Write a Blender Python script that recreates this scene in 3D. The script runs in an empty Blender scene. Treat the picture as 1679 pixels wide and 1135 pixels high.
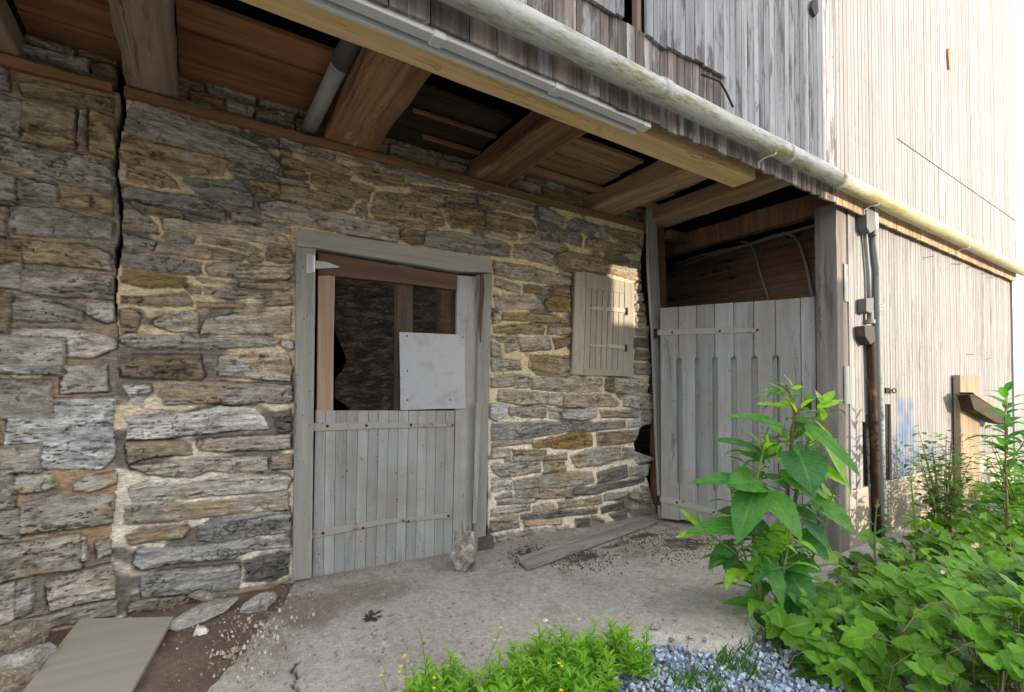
import bpy, math, random
import numpy as np
from mathutils import Vector, Matrix
R = random.Random(7)
scene = bpy.context.scene
COL = scene.collection
# ------------------------------------------------------------------ camera
FPX, CX, CY = 789.0, 839.5, 567.5
YAW = math.radians(33.1)          # camera looks 33.1 deg to the right of the wall normal
PITCH = math.radians(1.0)
HOR = 630.0
shift_px = HOR - CY - FPX*math.tan(PITCH)
cam = bpy.data.cameras.new('camera'); camo = bpy.data.objects.new('camera', cam); COL.objects.link(camo)
cam.sensor_width = 36; cam.lens = 36*FPX/1679; cam.shift_y = shift_px/1679
cam.clip_start = .05; cam.clip_end = 2000
camo.rotation_euler = (math.radians(90)+PITCH, 0, -YAW)
scene.camera = camo
scene.render.resolution_x, scene.render.resolution_y = 1024, 692
def ray(px, py):
    u = (px-CX)/FPX; v = (CY-py)/FPX + shift_px/FPX
    # camera frame: right, up, forward
    f = math.cos(PITCH) - v*math.sin(PITCH); z = math.sin(PITCH) + v*math.cos(PITCH)
    return Vector((math.sin(YAW)*f + math.cos(YAW)*u, math.cos(YAW)*f - math.sin(YAW)*u, z))
# survey helpers: where a measured line of sight meets a wall, a side wall or the ground
def WY(px, py, y): r = ray(px, py); return r*(y/r.y)
def WX(px, py, x): r = ray(px, py); return r*(x/r.x)
def WZ(px, py, z): r = ray(px, py); return r*(z/r.z)
def gz(x, y):     # height of the yard at x, y (eye level is 0)
    t = max(0., min(1., (x-.3)/3.7))
    return -1.265 - .11*t - .012*(3.4-y if y < 3.4 else 0)
def GP(px, py, lift=0.):
    p = WZ(px, py, -1.3)
    for _ in range(6): p = WZ(px, py, gz(p.x, p.y)+lift)
    return p
WALL = 3.40; FRONT = 1.80
# ------------------------------------------------------------------ tags
def tag(o, label=None, cat=None, group=None, kind=None):
    if label: o['label'] = label
    if cat: o['category'] = cat
    if group: o['group'] = group
    if kind: o['kind'] = kind
    return o
def thing(name, loc, label, cat, group=None):
    o = bpy.data.objects.new(name, None); COL.objects.link(o); o.location = loc; o.empty_display_size = .1
    return tag(o, label, cat, group)
def link(name, me, mat, parent=None, bevel=0, smooth=False):
    o = bpy.data.objects.new(name, me); COL.objects.link(o)
    if mat:
        for m in (mat if isinstance(mat, (list, tuple)) else [mat]): me.materials.append(m)
    if parent:
        o.parent = parent
        if parent.type == 'EMPTY': o.matrix_parent_inverse = Matrix.Translation(parent.location).inverted()
    if smooth: me.polygons.foreach_set('use_smooth', [True]*len(me.polygons))
    if bevel:
        b = o.modifiers.new('bevel', 'BEVEL'); b.width = bevel; b.segments = 2; b.limit_method = 'ANGLE'; b.angle_limit = .6
    return o
class MB:
    def __init__(s): s.v = []; s.f = []; s.r = []; s.uv = []; s.cur = .5; s.hasuv = False
    def face(s, idx, uv=None):
        s.f.append(tuple(idx)); s.r.append(s.cur)
        s.uv.append(uv if uv else [(0, 0)]*len(idx))
        if uv: s.hasuv = True
    def new(s, r=None): s.cur = R.random() if r is None else r; return s
    def prism(s, pts, vec, rnd=None):
        """polygon (list of Vector) swept by vec"""
        if rnd is not False: s.new(rnd)
        n = len(pts); b = len(s.v); vec = Vector(vec)
        s.v += [Vector(p) for p in pts] + [Vector(p)+vec for p in pts]
        s.face(range(b, b+n)); s.face(range(b+2*n-1, b+n-1, -1))
        for i in range(n):
            j = (i+1) % n; s.face((b+i, b+n+i, b+n+j, b+j))
        return s
    def box(s, x0, x1, y0, y1, z0, z1, rnd=None):
        return s.prism([(x0, y0, z0), (x1, y0, z0), (x1, y0, z1), (x0, y0, z1)], (0, y1-y0, 0), rnd)
    def beam(s, p0, p1, w, h, rnd=None, wob=0, n=1, up=(0, 0, 1)):
        """bar from p0 to p1, w wide, h high; wob = hewn irregularity"""
        s.new(rnd); p0 = Vector(p0); p1 = Vector(p1); d = (p1-p0).normalized(); upv = Vector(up)
        sd = d.cross(upv).normalized(); u2 = sd.cross(d).normalized(); b = len(s.v)
        for i in range(n+1):
            c = p0.lerp(p1, i/n)
            for a, e in ((-1, -1), (1, -1), (1, 1), (-1, 1)):
                s.v.append(c + sd*(a*w/2+R.uniform(-wob, wob)) + u2*(e*h/2+R.uniform(-wob, wob)))
        for i in range(n):
            for k in range(4):
                a = b+4*i+k; c = b+4*i+(k+1) % 4; s.face((a, c, c+4, a+4))
        s.face((b+3, b+2, b+1, b)); e = b+4*n; s.face((e, e+1, e+2, e+3)); return s
    def tube(s, pts, r, n=12, rnd=None, cap=True):
        s.new(rnd); pts = [Vector(p) for p in pts]; b = len(s.v); m = len(pts)
        rs = r if isinstance(r, (list, tuple)) else [r]*m
        prev = None
        for i, p in enumerate(pts):
            d = (pts[min(i+1, m-1)]-pts[max(i-1, 0)]).normalized()
            a = prev if prev is not None else (Vector((0, 0, 1)) if abs(d.z) < .8 else Vector((1, 0, 0)))
            sd = d.cross(a).normalized(); u = sd.cross(d).normalized(); prev = u
            for k in range(n):
                t = 2*math.pi*k/n; s.v.append(p + sd*math.cos(t)*rs[i] + u*math.sin(t)*rs[i])
        for i in range(m-1):
            for k in range(n):
                a = b+i*n+k; c = b+i*n+(k+1) % n; s.face((a, c, c+n, a+n))
        if cap:
            s.face(range(b+n-1, b-1, -1)); s.face(range(b+(m-1)*n, b+m*n))
        return s
    def mesh(s, name):
        me = bpy.data.meshes.new(name); me.from_pydata([tuple(v) for v in s.v], [], s.f); me.update()
        at = me.attributes.new('rnd', 'FLOAT', 'FACE'); at.data.foreach_set('value', s.r)
        if s.hasuv:
            uvl = me.uv_layers.new(name='UVMap'); flat = [c for fu in s.uv for p in fu for c in p]
            uvl.data.foreach_set('uv', flat)
        return me
    def build(s, name, mat, parent=None, bevel=0, smooth=False):
        return link(name, s.mesh(name), mat, parent, bevel, smooth)
# ------------------------------------------------------------------ materials
class NT:
    def __init__(s, name):
        s.m = bpy.data.materials.new(name); s.m.use_nodes = True; s.t = s.m.node_tree; s.t.nodes.clear()
        s.out = s.t.nodes.new('ShaderNodeOutputMaterial'); s.p = s.t.nodes.new('ShaderNodeBsdfPrincipled')
        s.t.links.new(s.p.outputs[0], s.out.inputs[0]); s.p.inputs['Roughness'].default_value = .8
        s.p.inputs['Specular IOR Level'].default_value = .3
    def n(s, t, **k):
        o = s.t.nodes.new(t)
        for a, b in k.items(): setattr(o, a, b)
        return o
    def l(s, a, b): s.t.links.new(a, b)
    def pos(s): return s.n('ShaderNodeTexCoord').outputs['Object']
    def noise(s, vec, scale=(1, 1, 1), sc=1., det=5, rough=.6, dist=0.):
        mp = s.n('ShaderNodeMapping'); mp.inputs['Scale'].default_value = scale; s.l(vec, mp.inputs[0])
        o = s.n('ShaderNodeTexNoise'); o.inputs['Scale'].default_value = sc; o.inputs['Detail'].default_value = det
        o.inputs['Roughness'].default_value = rough; o.inputs['Distortion'].default_value = dist; s.l(mp.outputs[0], o.inputs['Vector'])
        return o.outputs['Fac']
    def ramp(s, fac, stops):
        o = s.n('ShaderNodeValToRGB'); e = o.color_ramp.elements
        while len(e) < len(stops): e.new(.5)
        for i, (p, c) in enumerate(stops):
            e[i].position = p; e[i].color = (*(c if hasattr(c, '__len__') else (c, c, c)), 1)
        s.l(fac, o.inputs[0]); return o.outputs[0]
    def mix(s, fac, a, b, mode='MIX'):
        o = s.n('ShaderNodeMix', data_type='RGBA', blend_type=mode)
        for k, i in ((fac, 0), (a, 6), (b, 7)):
            if hasattr(k, 'links'): s.l(k, o.inputs[i])
            elif hasattr(k, '__len__'): o.inputs[i].default_value = (*k, 1)
            else: o.inputs[i].default_value = k
        return o.outputs[2]
    def math(s, op, a, b=None, clamp=False):
        o = s.n('ShaderNodeMath', operation=op, use_clamp=clamp)
        for k, i in ((a, 0), (b, 1)):
            if k is None: continue
            if hasattr(k, 'links'): s.l(k, o.inputs[i])
            else: o.inputs[i].default_value = k
        return o.outputs[0]
    def attr(s, name): return s.n('ShaderNodeAttribute', attribute_name=name)
    def bump(s, h, strength=.5, dist=.01):
        o = s.n('ShaderNodeBump'); o.inputs['Strength'].default_value = strength; o.inputs['Distance'].default_value = dist
        s.l(h, o.inputs['Height']); s.l(o.outputs[0], s.p.inputs['Normal']); return o
    def color(s, c): s.l(c, s.p.inputs['Base Color'])
def wood(name, light, dark, axis='x', k=1., worn=None, worn_amt=.5, rough=.85, var=.35, bump=.5, stain=None, spots=False, cracks=.8):
    """weathered timber or painted board, grain along an axis, each board its own shade"""
    m = NT(name); p = m.pos()
    st = {'x': (1.2, 22, 22), 'y': (22, 1.2, 22), 'z': (22, 22, 1.2)}[axis]
    rn = m.attr('rnd').outputs['Fac']
    off = m.n('ShaderNodeCombineXYZ'); s7 = m.math('MULTIPLY', rn, 37.)
    for i in range(3): m.l(s7, off.inputs[i])
    va = m.n('ShaderNodeVectorMath', operation='ADD'); m.l(p, va.inputs[0]); m.l(off.outputs[0], va.inputs[1]); pv = va.outputs[0]
    g1 = m.noise(pv, tuple(c*k for c in st), 1., 7, .65, .6)
    g2 = m.noise(pv, tuple(c*4*k for c in st), 1., 3, .6)
    c = m.ramp(g1, [(.3, dark), (.62, light)])
    c = m.mix(m.math('MULTIPLY', g2, .35), c, tuple(x*.55 for x in dark))
    if worn:
        w = m.noise(pv, {'x': (1.5, 9, 9), 'y': (9, 1.5, 9), 'z': (9, 9, 1.5)}[axis], 1., 8, .7)
        wm = m.ramp(w, [(max(0, .74-worn_amt*.4), 0.), (.80-worn_amt*.4, 1.)])
        wc = m.ramp(g1, [(.3, tuple(x*.45 for x in worn)), (.65, worn)])
        c = m.mix(wm, c, wc)
    if cracks:
        cn = m.noise(pv, tuple(c_*.55*k for c_ in st), 1., 5, .7, 1.2); cm = m.noise(pv, tuple(min(c_, 4) for c_ in st), 1., 2)
        c = m.mix(m.math('MULTIPLY', m.ramp(cn, [(.487, 0.), (.5, cracks), (.513, 0.)]), m.ramp(cm, [(.45, 0.), (.6, 1.)])), c, tuple(x*.22 for x in dark))
    if stain:
        sn = m.noise(p, (1, 1, 1), 2.2, 5, .7); sm = m.ramp(sn, [(.45, 0.), (.68, .8)])
        c = m.mix(sm, c, stain)
    if spots:     # nail heads, knots and flecks of lost paint
        for sc_, rad, thr in ((9, .05, .55), (26, .10, .72)):
            v = m.n('ShaderNodeTexVoronoi'); v.inputs['Scale'].default_value = sc_; m.l(p, v.inputs['Vector'])
            s3 = m.n('ShaderNodeSeparateColor'); m.l(v.outputs['Color'], s3.inputs[0])
            k_ = m.math('MULTIPLY', m.ramp(v.outputs['Distance'], [(rad, 1.), (rad*1.5, 0.)]), m.math('GREATER_THAN', s3.outputs[0], thr))
            c = m.mix(m.math('MULTIPLY', k_, .8), c, (.05, .038, .03))
    br = m.n('ShaderNodeBrightContrast'); m.l(c, br.inputs[0])
    hv = m.n('ShaderNodeHueSaturation'); m.l(c, hv.inputs['Color'])
    m.l(m.math('ADD', m.math('MULTIPLY', rn, 2*var), 1-var), hv.inputs['Value'])
    m.color(hv.outputs[0]); m.p.inputs['Roughness'].default_value = rough
    m.bump(m.math('ADD', g1, m.math('MULTIPLY', g2, .5)), bump, .006)
    return m.m
def metal(name, col, rust=None, amt=.3, metallic=0., rough=.45, bump=.15):
    m = NT(name); p = m.pos(); n1 = m.noise(p, (1, 1, 1), 9, 8, .7); n2 = m.noise(p, (1, 1, 1), 60, 3, .6)
    c = m.mix(m.math('MULTIPLY', n2, .4), col, tuple(x*.6 for x in col))
    if rust: c = m.mix(m.ramp(n1, [(.72-amt*.5, 0.), (.80-amt*.5, 1.)]), c, rust)
    m.color(c); m.p.inputs['Metallic'].default_value = metallic; m.p.inputs['Roughness'].default_value = rough
    m.bump(n1, bump, .004); return m.m
def plain(name, col, rough=.8, var=.3, sc=20, bump=.3):
    m = NT(name); p = m.pos(); n1 = m.noise(p, (1, 1, 1), sc, 7, .65)
    m.color(m.ramp(n1, [(.3, tuple(x*(1-var) for x in col)), (.7, tuple(min(1, x*(1+var)) for x in col))]))
    m.p.inputs['Roughness'].default_value = rough; m.bump(n1, bump, .006); return m.m
# ------------------------------------------------------------------ numpy noise
def vn(x, y, seed=0):
    rs = np.random.RandomState(seed); T = rs.rand(256, 256)
    xi = np.floor(x).astype(int); yi = np.floor(y).astype(int); fx = x-xi; fy = y-yi
    fx = fx*fx*(3-2*fx); fy = fy*fy*(3-2*fy)
    a = T[xi & 255, yi & 255]; b = T[(xi+1) & 255, yi & 255]; c = T[xi & 255, (yi+1) & 255]; d = T[(xi+1) & 255, (yi+1) & 255]
    return a*(1-fx)*(1-fy)+b*fx*(1-fy)+c*(1-fx)*fy+d*fx*fy
def fbm(x, y, seed=0, o=4, g=.55):
    s = 0; a = 1; t = 0
    for i in range(o): s = s+a*vn(x*2**i+i*17.3, y*2**i+i*9.1, seed+i); t += a; a *= g
    return s/t
def sstep(a, b, x): t = np.clip((x-a)/(b-a), 0, 1); return t*t*(3-2*t)
def polysd(px, py, poly):
    """signed distance, positive inside"""
    n = len(poly); d = np.full(px.shape, 1e9); ins = np.zeros(px.shape, bool)
    for i in range(n):
        ax, ay = poly[i]; bx, by = poly[(i+1) % n]; ex, ey = bx-ax, by-ay
        L = ex*ex+ey*ey+1e-12; t = np.clip(((px-ax)*ex+(py-ay)*ey)/L, 0, 1)
        d = np.minimum(d, (px-ax-t*ex)**2+(py-ay-t*ey)**2)
        c = (ay > py) != (by > py)
        with np.errstate(divide='ignore', invalid='ignore'): xx = ax+(py-ay)*ex/(ey if abs(ey) > 1e-12 else 1e-12)
        ins ^= c & (px < xx)
    return np.where(ins, 1, -1)*np.sqrt(d)
def grid_mesh(name, V, mask_faces, color=None, skirt=None):
    """V (ny,nx,3) vertices, mask (ny-1,nx-1); skirt = vector the open rims are carried back by"""
    ny, nx, _ = V.shape; idx = np.arange(ny*nx).reshape(ny, nx)
    q = np.stack([idx[:-1, :-1], idx[:-1, 1:], idx[1:, 1:], idx[1:, :-1]], -1)[mask_faces]
    verts = V.reshape(-1, 3); cols = None if color is None else color.reshape(-1, 3)
    if skirt is not None:
        M = np.zeros((ny+1, nx+1), bool); M[1:-1, 1:-1] = mask_faces
        M = M[:ny+1, :nx+1]; ex = []
        a = M[1:-1, 1:-1]
        up = M[2:, 1:-1]; dn = M[:-2, 1:-1]; rt = M[1:-1, 2:]; lf = M[1:-1, :-2]
        I, J = np.where(a & ~up); ex.append(np.stack([idx[I+1, J+1], idx[I+1, J]], -1))
        I, J = np.where(a & ~dn); ex.append(np.stack([idx[I, J], idx[I, J+1]], -1))
        I, J = np.where(a & ~rt); ex.append(np.stack([idx[I, J+1], idx[I+1, J+1]], -1))
        I, J = np.where(a & ~lf); ex.append(np.stack([idx[I+1, J], idx[I, J]], -1))
        ex = np.concatenate(ex); u = np.unique(ex); mp = np.full(ny*nx, -1); mp[u] = np.arange(len(u))+ny*nx
        verts = np.concatenate([verts, verts[u]+np.array(skirt)])
        if cols is not None: cols = np.concatenate([cols, cols[u]*.9])
        q = np.concatenate([q, np.stack([ex[:, 1], ex[:, 0], mp[ex[:, 0]], mp[ex[:, 1]]], -1)])
    used = np.unique(q); mp = np.full(len(verts), -1); mp[used] = np.arange(len(used)); q = mp[q]; verts = verts[used]
    me = bpy.data.meshes.new(name); me.vertices.add(len(verts)); me.vertices.foreach_set('co', verts.astype(np.float32).ravel())
    me.loops.add(q.size); me.loops.foreach_set('vertex_index', q.ravel().astype(np.int32)); me.polygons.add(len(q))
    me.polygons.foreach_set('loop_start', np.arange(0, q.size, 4, dtype=np.int32)); me.update(calc_edges=True); me.validate()
    me.polygons.foreach_set('use_smooth', np.ones(len(me.polygons), bool))
    if cols is not None:
        ca = me.color_attributes.new('col', 'FLOAT_COLOR', 'POINT')
        ca.data.foreach_set('color', np.concatenate([np.clip(cols[used], 0, 1), np.ones((len(used), 1))], 1).astype(np.float32).ravel())
    return me
# ------------------------------------------------------------------ the stone wall
PAL = dict(g=(.33, .305, .26), o=(.30, .245, .145), w=(.50, .495, .49), l=(.41, .385, .335), b=(.25, .20, .14),
           d=(.14, .135, .125), y=(.27, .19, .085), p=(.40, .30, .22), n=(.275, .27, .255))
S1 = (180, 160, 4.728); S2 = (180, 380, 4.728); S3 = (180, 600, 4.728); S4 = (180, 780, 4.728); S5 = (460, 210, 4.664)
S6 = (780, 280, 4.728); S7 = (790, 600, 3.66); S8 = (780, 380, 3.782); P1 = (0, 80, 3.547); P2 = (0, 380, 2.986); P3 = (0, 740, 2.874); PP = (0, 0, 1)
def ST(t, *c): return t, [(c[i], c[i+1]) for i in range(0, len(c), 2)]
MAIN = {S1: [
 ST('g', 190,20, 420,75, 780,200, 1000,290, 1230,420, 1310,520, 1300,580, 940,480, 560,385, 110,250, 120,150),
 ST('o', 110,300, 160,285, 560,395, 930,495, 880,600, 560,600, 400,550, 100,500, 70,400),
 ST('g', 620,120, 1100,210, 1512,330, 1512,415, 1240,370, 1030,280), ST('o', 1320,390, 1400,410, 1400,465, 1320,460),
 ST('o', 1330,470, 1512,510, 1512,560, 1330,525), ST('o', 1350,555, 1512,580, 1512,610, 1350,590),
 ST('o', 130,520, 390,570, 500,640, 530,700, 470,700, 150,640), ST('n', 560,625, 1000,640, 1060,700, 1110,780, 1110,850, 960,840, 700,760, 620,690),
 ST('g', 930,540, 1060,560, 1200,620, 1060,625, 940,580), ST('o', 1080,640, 1270,660, 1512,710, 1512,795, 1350,780, 1150,760, 1100,690),
 ST('g', 1290,610, 1512,655, 1512,690, 1320,650), ST('n', 30,740, 140,680, 480,745, 640,760, 720,790, 890,870, 890,945, 700,900, 420,840, 200,800, 60,770),
 ST('b', 160,805, 560,905, 560,930, 400,905, 180,845), ST('g', 60,870, 200,870, 310,930, 370,1000, 385,1060, 150,1030, 70,1010),
 ST('g', 410,940, 560,940, 900,980, 1180,1010, 1370,1080, 1400,1160, 1180,1120, 900,1070, 700,1060, 430,1020),
 ST('g', 940,890, 1170,900, 1170,1000, 950,970), ST('g', 1190,945, 1400,975, 1400,1050, 1190,1010), ST('g', 430,1045, 650,1070, 660,1110, 640,1150, 450,1110, 420,1075)],
S2: [ST('g', 110,10, 330,65, 350,75, 330,165, 110,140), ST('g', 370,80, 650,100, 720,115, 900,140, 1060,185, 1020,225, 800,215, 600,190, 350,165),
 ST('g', 720,40, 1050,80, 1180,150, 1150,165, 900,110, 720,75), ST('o', 1080,180, 1110,165, 1180,205, 1170,240, 1070,225), ST('b', 1240,115, 1400,135, 1420,240, 1300,240, 1220,215),
 ST('g', 100,170, 380,190, 700,235, 710,320, 660,335, 400,315, 240,300, 100,270), ST('g', 760,250, 950,240, 1170,265, 1415,270, 1420,340, 1370,375, 1100,365, 780,340, 750,300),
 ST('y', 100,290, 230,312, 580,357, 580,430, 300,430, 100,390), ST('g', 600,410, 700,440, 700,485, 640,480, 590,440), ST('g', 680,360, 950,400, 720,395),
 ST('o', 1010,395, 1340,405, 1415,430, 1370,460, 1180,445, 1010,420), ST('l', 730,430, 900,445, 1200,480, 1200,515, 900,515, 740,490),
 ST('b', 90,500, 350,500, 580,480, 640,540, 640,580, 400,580, 90,550), ST('b', 680,545, 900,560, 1050,560, 1030,590, 900,590, 680,600), ST('g', 1230,510, 1400,490, 1410,565, 1210,575),
 ST('b', 80,610, 170,590, 240,660, 190,770, 110,780, 85,700), ST('l', 340,690, 420,650, 600,625, 680,615, 690,680, 680,780, 520,780, 350,730),
 ST('l', 740,680, 900,650, 1050,625, 1400,615, 1410,770, 1330,800, 900,790, 710,790), ST('l', 80,820, 140,790, 500,810, 860,820, 1230,805, 1320,850, 1290,890, 1000,900, 700,910, 250,905, 100,870),
 ST('w', 1340,830, 1420,840, 1430,900, 1380,925, 1335,880), ST('b', 80,1040, 180,960, 700,960, 720,1060, 740,1110, 700,1150, 100,1130), ST('l', 840,960, 1380,950, 1420,1060, 1400,1155, 1060,1140, 850,1120)],
S3: [ST('w', 100,150, 320,155, 325,190, 260,250, 250,315, 160,280), ST('l', 390,200, 440,150, 800,125, 1100,140, 1410,150, 1420,250, 1390,285, 1200,290, 1000,300, 800,290, 420,315, 400,250),
 ST('w', 130,410, 330,350, 580,370, 770,330, 850,310, 1120,330, 1190,400, 1240,490, 1000,500, 800,520, 580,540, 380,570, 130,570, 150,480),
 ST('b', 130,590, 560,580, 640,620, 640,690, 350,710, 150,760), ST('l', 700,580, 1000,555, 1400,535, 1415,640, 1200,650, 950,660, 720,660, 690,620),
 ST('l', 160,780, 350,770, 700,720, 1000,710, 1220,700, 1225,820, 1000,830, 760,810, 640,860, 450,860, 300,835), ST('g', 1250,700, 1420,690, 1415,800, 1260,810),
 ST('l', 150,960, 220,920, 600,920, 800,870, 1100,850, 1380,850, 1415,880, 1380,960, 1100,990, 800,1010, 500,1040, 170,1060), ST('d', 1260,380, 1400,330, 1410,500, 1320,520)],
S4: [ST('g', 110,240, 350,225, 600,215, 1000,180, 1380,135, 1390,260, 1270,280, 1150,220, 1100,270, 900,300, 650,340, 400,370, 120,370),
 ST('b', 120,470, 250,400, 600,370, 620,400, 570,480, 400,500, 160,540), ST('n', 680,400, 780,340, 1000,310, 1400,270, 1410,360, 1380,440, 1050,480, 820,520, 680,500),
 ST('n', 180,690, 220,560, 520,560, 800,540, 1050,500, 1400,480, 1405,550, 1100,580, 950,640, 600,670, 400,700, 260,735),
 ST('n', 240,780, 400,745, 700,720, 1000,690, 1020,820, 1000,880, 800,900, 500,920, 260,940), ST('d', 1050,660, 1170,620, 1395,600, 1390,760, 1280,810, 1050,820),
 ST('b', 280,960, 650,930, 680,1020, 500,1050, 140,1080, 150,1000), ST('b', 700,930, 1000,880, 1280,820, 1400,800, 1250,880, 1000,940, 850,950)],
S5: [ST('g', 0,70, 110,110, 420,210, 420,245, 200,190, 0,140), ST('o', 0,160, 80,180, 75,220, 0,205), ST('o', 160,200, 340,240, 530,310, 520,345, 400,310, 180,240),
 ST('o', 0,220, 100,240, 280,300, 540,370, 530,410, 300,360, 0,270), ST('o', 30,320, 210,360, 210,400, 30,360), ST('o', 240,355, 540,410, 680,490, 670,560, 480,530, 300,470, 240,400),
 ST('g', 0,380, 220,430, 200,465, 0,415), ST('o', 0,430, 330,490, 560,560, 500,620, 350,610, 0,545), ST('g', 430,180, 560,200, 840,260, 1360,430, 1340,450, 990,400, 830,330, 440,230),
 ST('g', 1370,450, 1679,520, 1679,550, 1370,470), ST('o', 545,300, 700,310, 940,380, 960,450, 740,440, 600,380), ST('o', 560,420, 720,460, 700,490, 600,460),
 ST('o', 1000,440, 1200,460, 1480,510, 1480,570, 1300,560, 1010,500), ST('o', 730,490, 1000,510, 1190,560, 1240,680, 1260,740, 1180,765, 920,750, 740,700, 690,640),
 ST('g', 580,590, 650,570, 665,670, 600,680, 570,640), ST('b', 935,765, 1100,790, 1090,890, 1000,890, 920,850),
 ST('o', 1240,580, 1400,600, 1560,640, 1560,760, 1310,770, 1260,700), ST('o', 1500,520, 1679,560, 1679,610, 1520,580)],
PP: [ST('g', 427,333, 455,329, 500,338, 560,348, 619,360, 657,373, 656,390, 648,397, 560,382, 481,366, 467,359, 431,350),
 ST('g', 698,377, 740,380, 820,394, 837,403, 836,421, 771,416, 696,403)],
S6: [ST('o', 20,215, 120,240, 450,310, 460,350, 300,330, 30,260), ST('o', 80,310, 270,345, 440,390, 470,430, 465,495, 330,480, 80,440), ST('g', 110,460, 320,490, 315,535, 130,495),
 ST('g', 100,180, 470,260, 470,290, 250,250, 100,215), ST('n', 490,280, 600,310, 690,360, 690,410, 640,420, 500,370), ST('g', 480,460, 560,465, 555,515, 485,500),
 ST('n', 580,460, 800,480, 830,520, 820,590, 720,560, 600,530), ST('n', 700,400, 780,360, 950,420, 960,460, 900,505, 720,440), ST('g', 350,530, 420,515, 700,580, 720,610, 660,630, 500,590),
 ST('g', 300,570, 420,570, 600,650, 600,720, 590,735, 300,665), ST('o', 860,540, 950,520, 1200,600, 1250,640, 1050,640, 850,600), ST('o', 630,650, 720,620, 1000,680, 1250,740, 1270,860, 1000,790, 750,760, 650,730),
 ST('o', 960,420, 1280,490, 1270,540, 1060,490), ST('o', 1050,500, 1270,560, 1300,620, 1100,560), ST('g', 960,455, 1035,480, 1035,535, 960,510),
 ST('l', 140,700, 420,740, 740,830, 740,890, 600,880, 300,840, 150,800), ST('l', 650,760, 740,790, 740,820, 650,800), ST('l', 150,830, 270,860, 350,900, 340,950, 150,900),
 ST('b', 370,880, 730,920, 740,980, 600,960, 370,945), ST('l', 140,960, 400,965, 510,1000, 515,1040, 470,1070, 160,1080), ST('y', 550,990, 620,975, 730,985, 735,1100, 560,1090, 535,1040)],
S8: [ST('g', 110,500, 150,500, 160,560, 110,570), ST('o', 170,500, 440,520, 590,550, 570,570, 160,545), ST('o', 110,590, 400,560, 430,600, 420,635, 120,630), ST('g', 450,590, 595,590, 590,635, 440,635),
 ST('l', 95,650, 240,655, 240,680, 150,680), ST('l', 255,655, 460,655, 465,730, 280,740), ST('b', 480,660, 590,655, 590,700, 500,730), ST('g', 95,680, 150,700, 160,780, 95,770), ST('g', 180,695, 240,685, 250,730, 190,745),
 ST('o', 335,765, 600,770, 600,890, 560,905, 380,890, 330,840), ST('l', 95,790, 280,800, 285,855, 100,865),
 ST('g', 960,180, 1040,190, 1050,240, 1000,250, 940,215), ST('g', 985,255, 1050,262, 1052,310, 985,300), ST('g', 985,318, 1052,322, 1052,372, 985,368), ST('g', 985,385, 1060,388, 1060,430, 985,428),
 ST('b', 988,445, 1064,448, 1064,500, 990,492), ST('g', 988,515, 1064,515, 1068,570, 990,565), ST('g', 990,585, 1075,588, 1075,640, 990,638), ST('d', 985,655, 1078,660, 1078,720, 985,715), ST('b', 990,735, 1085,740, 1085,800, 985,795), ST('g', 985,815, 1082,820, 1082,890, 985,885)],
S7: [ST('g', 55,70, 190,45, 190,120, 60,130), ST('l', 200,50, 290,55, 285,130, 195,130), ST('l', 300,75, 540,70, 730,80, 720,155, 580,160, 300,140), ST('d', 740,70, 790,65, 790,165, 735,150), ST('l', 800,70, 940,75, 1000,110, 1000,160, 800,165),
 ST('l', 100,145, 390,165, 385,225, 250,235, 100,210), ST('l', 400,170, 480,165, 475,240, 390,230), ST('g', 490,170, 760,170, 830,230, 800,245, 560,250, 490,250), ST('l', 850,175, 945,180, 945,262, 850,240), ST('g', 953,180, 1030,180, 1030,260, 953,262),
 ST('w', 50,230, 150,225, 150,290, 90,335, 50,310), ST('g', 165,250, 385,240, 390,310, 240,310, 170,290), ST('l', 400,250, 485,255, 480,275, 400,270), ST('l', 410,290, 475,290, 470,318, 410,318), ST('w', 480,295, 500,260, 690,265, 690,310, 600,325, 480,315),
 ST('g', 710,270, 945,268, 940,310, 720,310), ST('g', 955,270, 1025,268, 1015,350, 960,355), ST('n', 60,350, 300,335, 540,340, 555,390, 300,430, 60,450), ST('n', 570,350, 860,330, 870,370, 620,400, 580,390), ST('w', 880,330, 950,325, 950,360, 880,370),
 ST('p', 60,465, 310,440, 300,465, 60,490), ST('y', 300,460, 540,400, 660,410, 665,480, 560,500, 310,490), ST('b', 690,400, 940,390, 920,450, 840,470, 700,480), ST('g', 60,500, 170,495, 170,540, 60,560), ST('b', 180,500, 390,505, 390,540, 190,540),
 ST('l', 135,550, 220,548, 225,570, 140,575), ST('g', 235,560, 510,520, 510,560, 240,575), ST('g', 530,540, 620,505, 835,483, 835,560, 720,600, 560,610), ST('g', 845,490, 905,495, 900,550, 840,560), ST('l', 910,510, 1020,540, 1045,570, 930,585, 905,540),
 ST('g', 60,605, 240,580, 350,580, 355,640, 120,670, 70,640), ST('o', 375,570, 500,570, 505,635, 375,650), ST('l', 60,690, 180,670, 180,740, 60,755), ST('g', 190,690, 400,650, 660,635, 675,700, 500,730, 200,745), ST('d', 690,640, 870,590, 875,670, 700,710), ST('g', 885,610, 1015,590, 990,660, 885,660),
 ST('d', 560,740, 700,715, 985,668, 980,700, 760,750, 680,775, 550,770), ST('g', 200,760, 340,735, 530,740, 535,790, 360,800, 195,790), ST('g', 80,790, 180,755, 185,790, 85,800), ST('g', 90,815, 340,795, 320,820, 90,835),
 ST('l', 55,860, 290,830, 295,870, 60,905), ST('g', 310,840, 420,820, 445,860, 310,880), ST('b', 460,820, 720,785, 725,830, 520,850, 465,860), ST('g', 735,775, 880,755, 860,790, 735,815), ST('d', 235,900, 450,870, 690,850, 690,880, 450,910, 240,920), ST('d', 715,850, 850,810, 850,850, 720,890),
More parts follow.
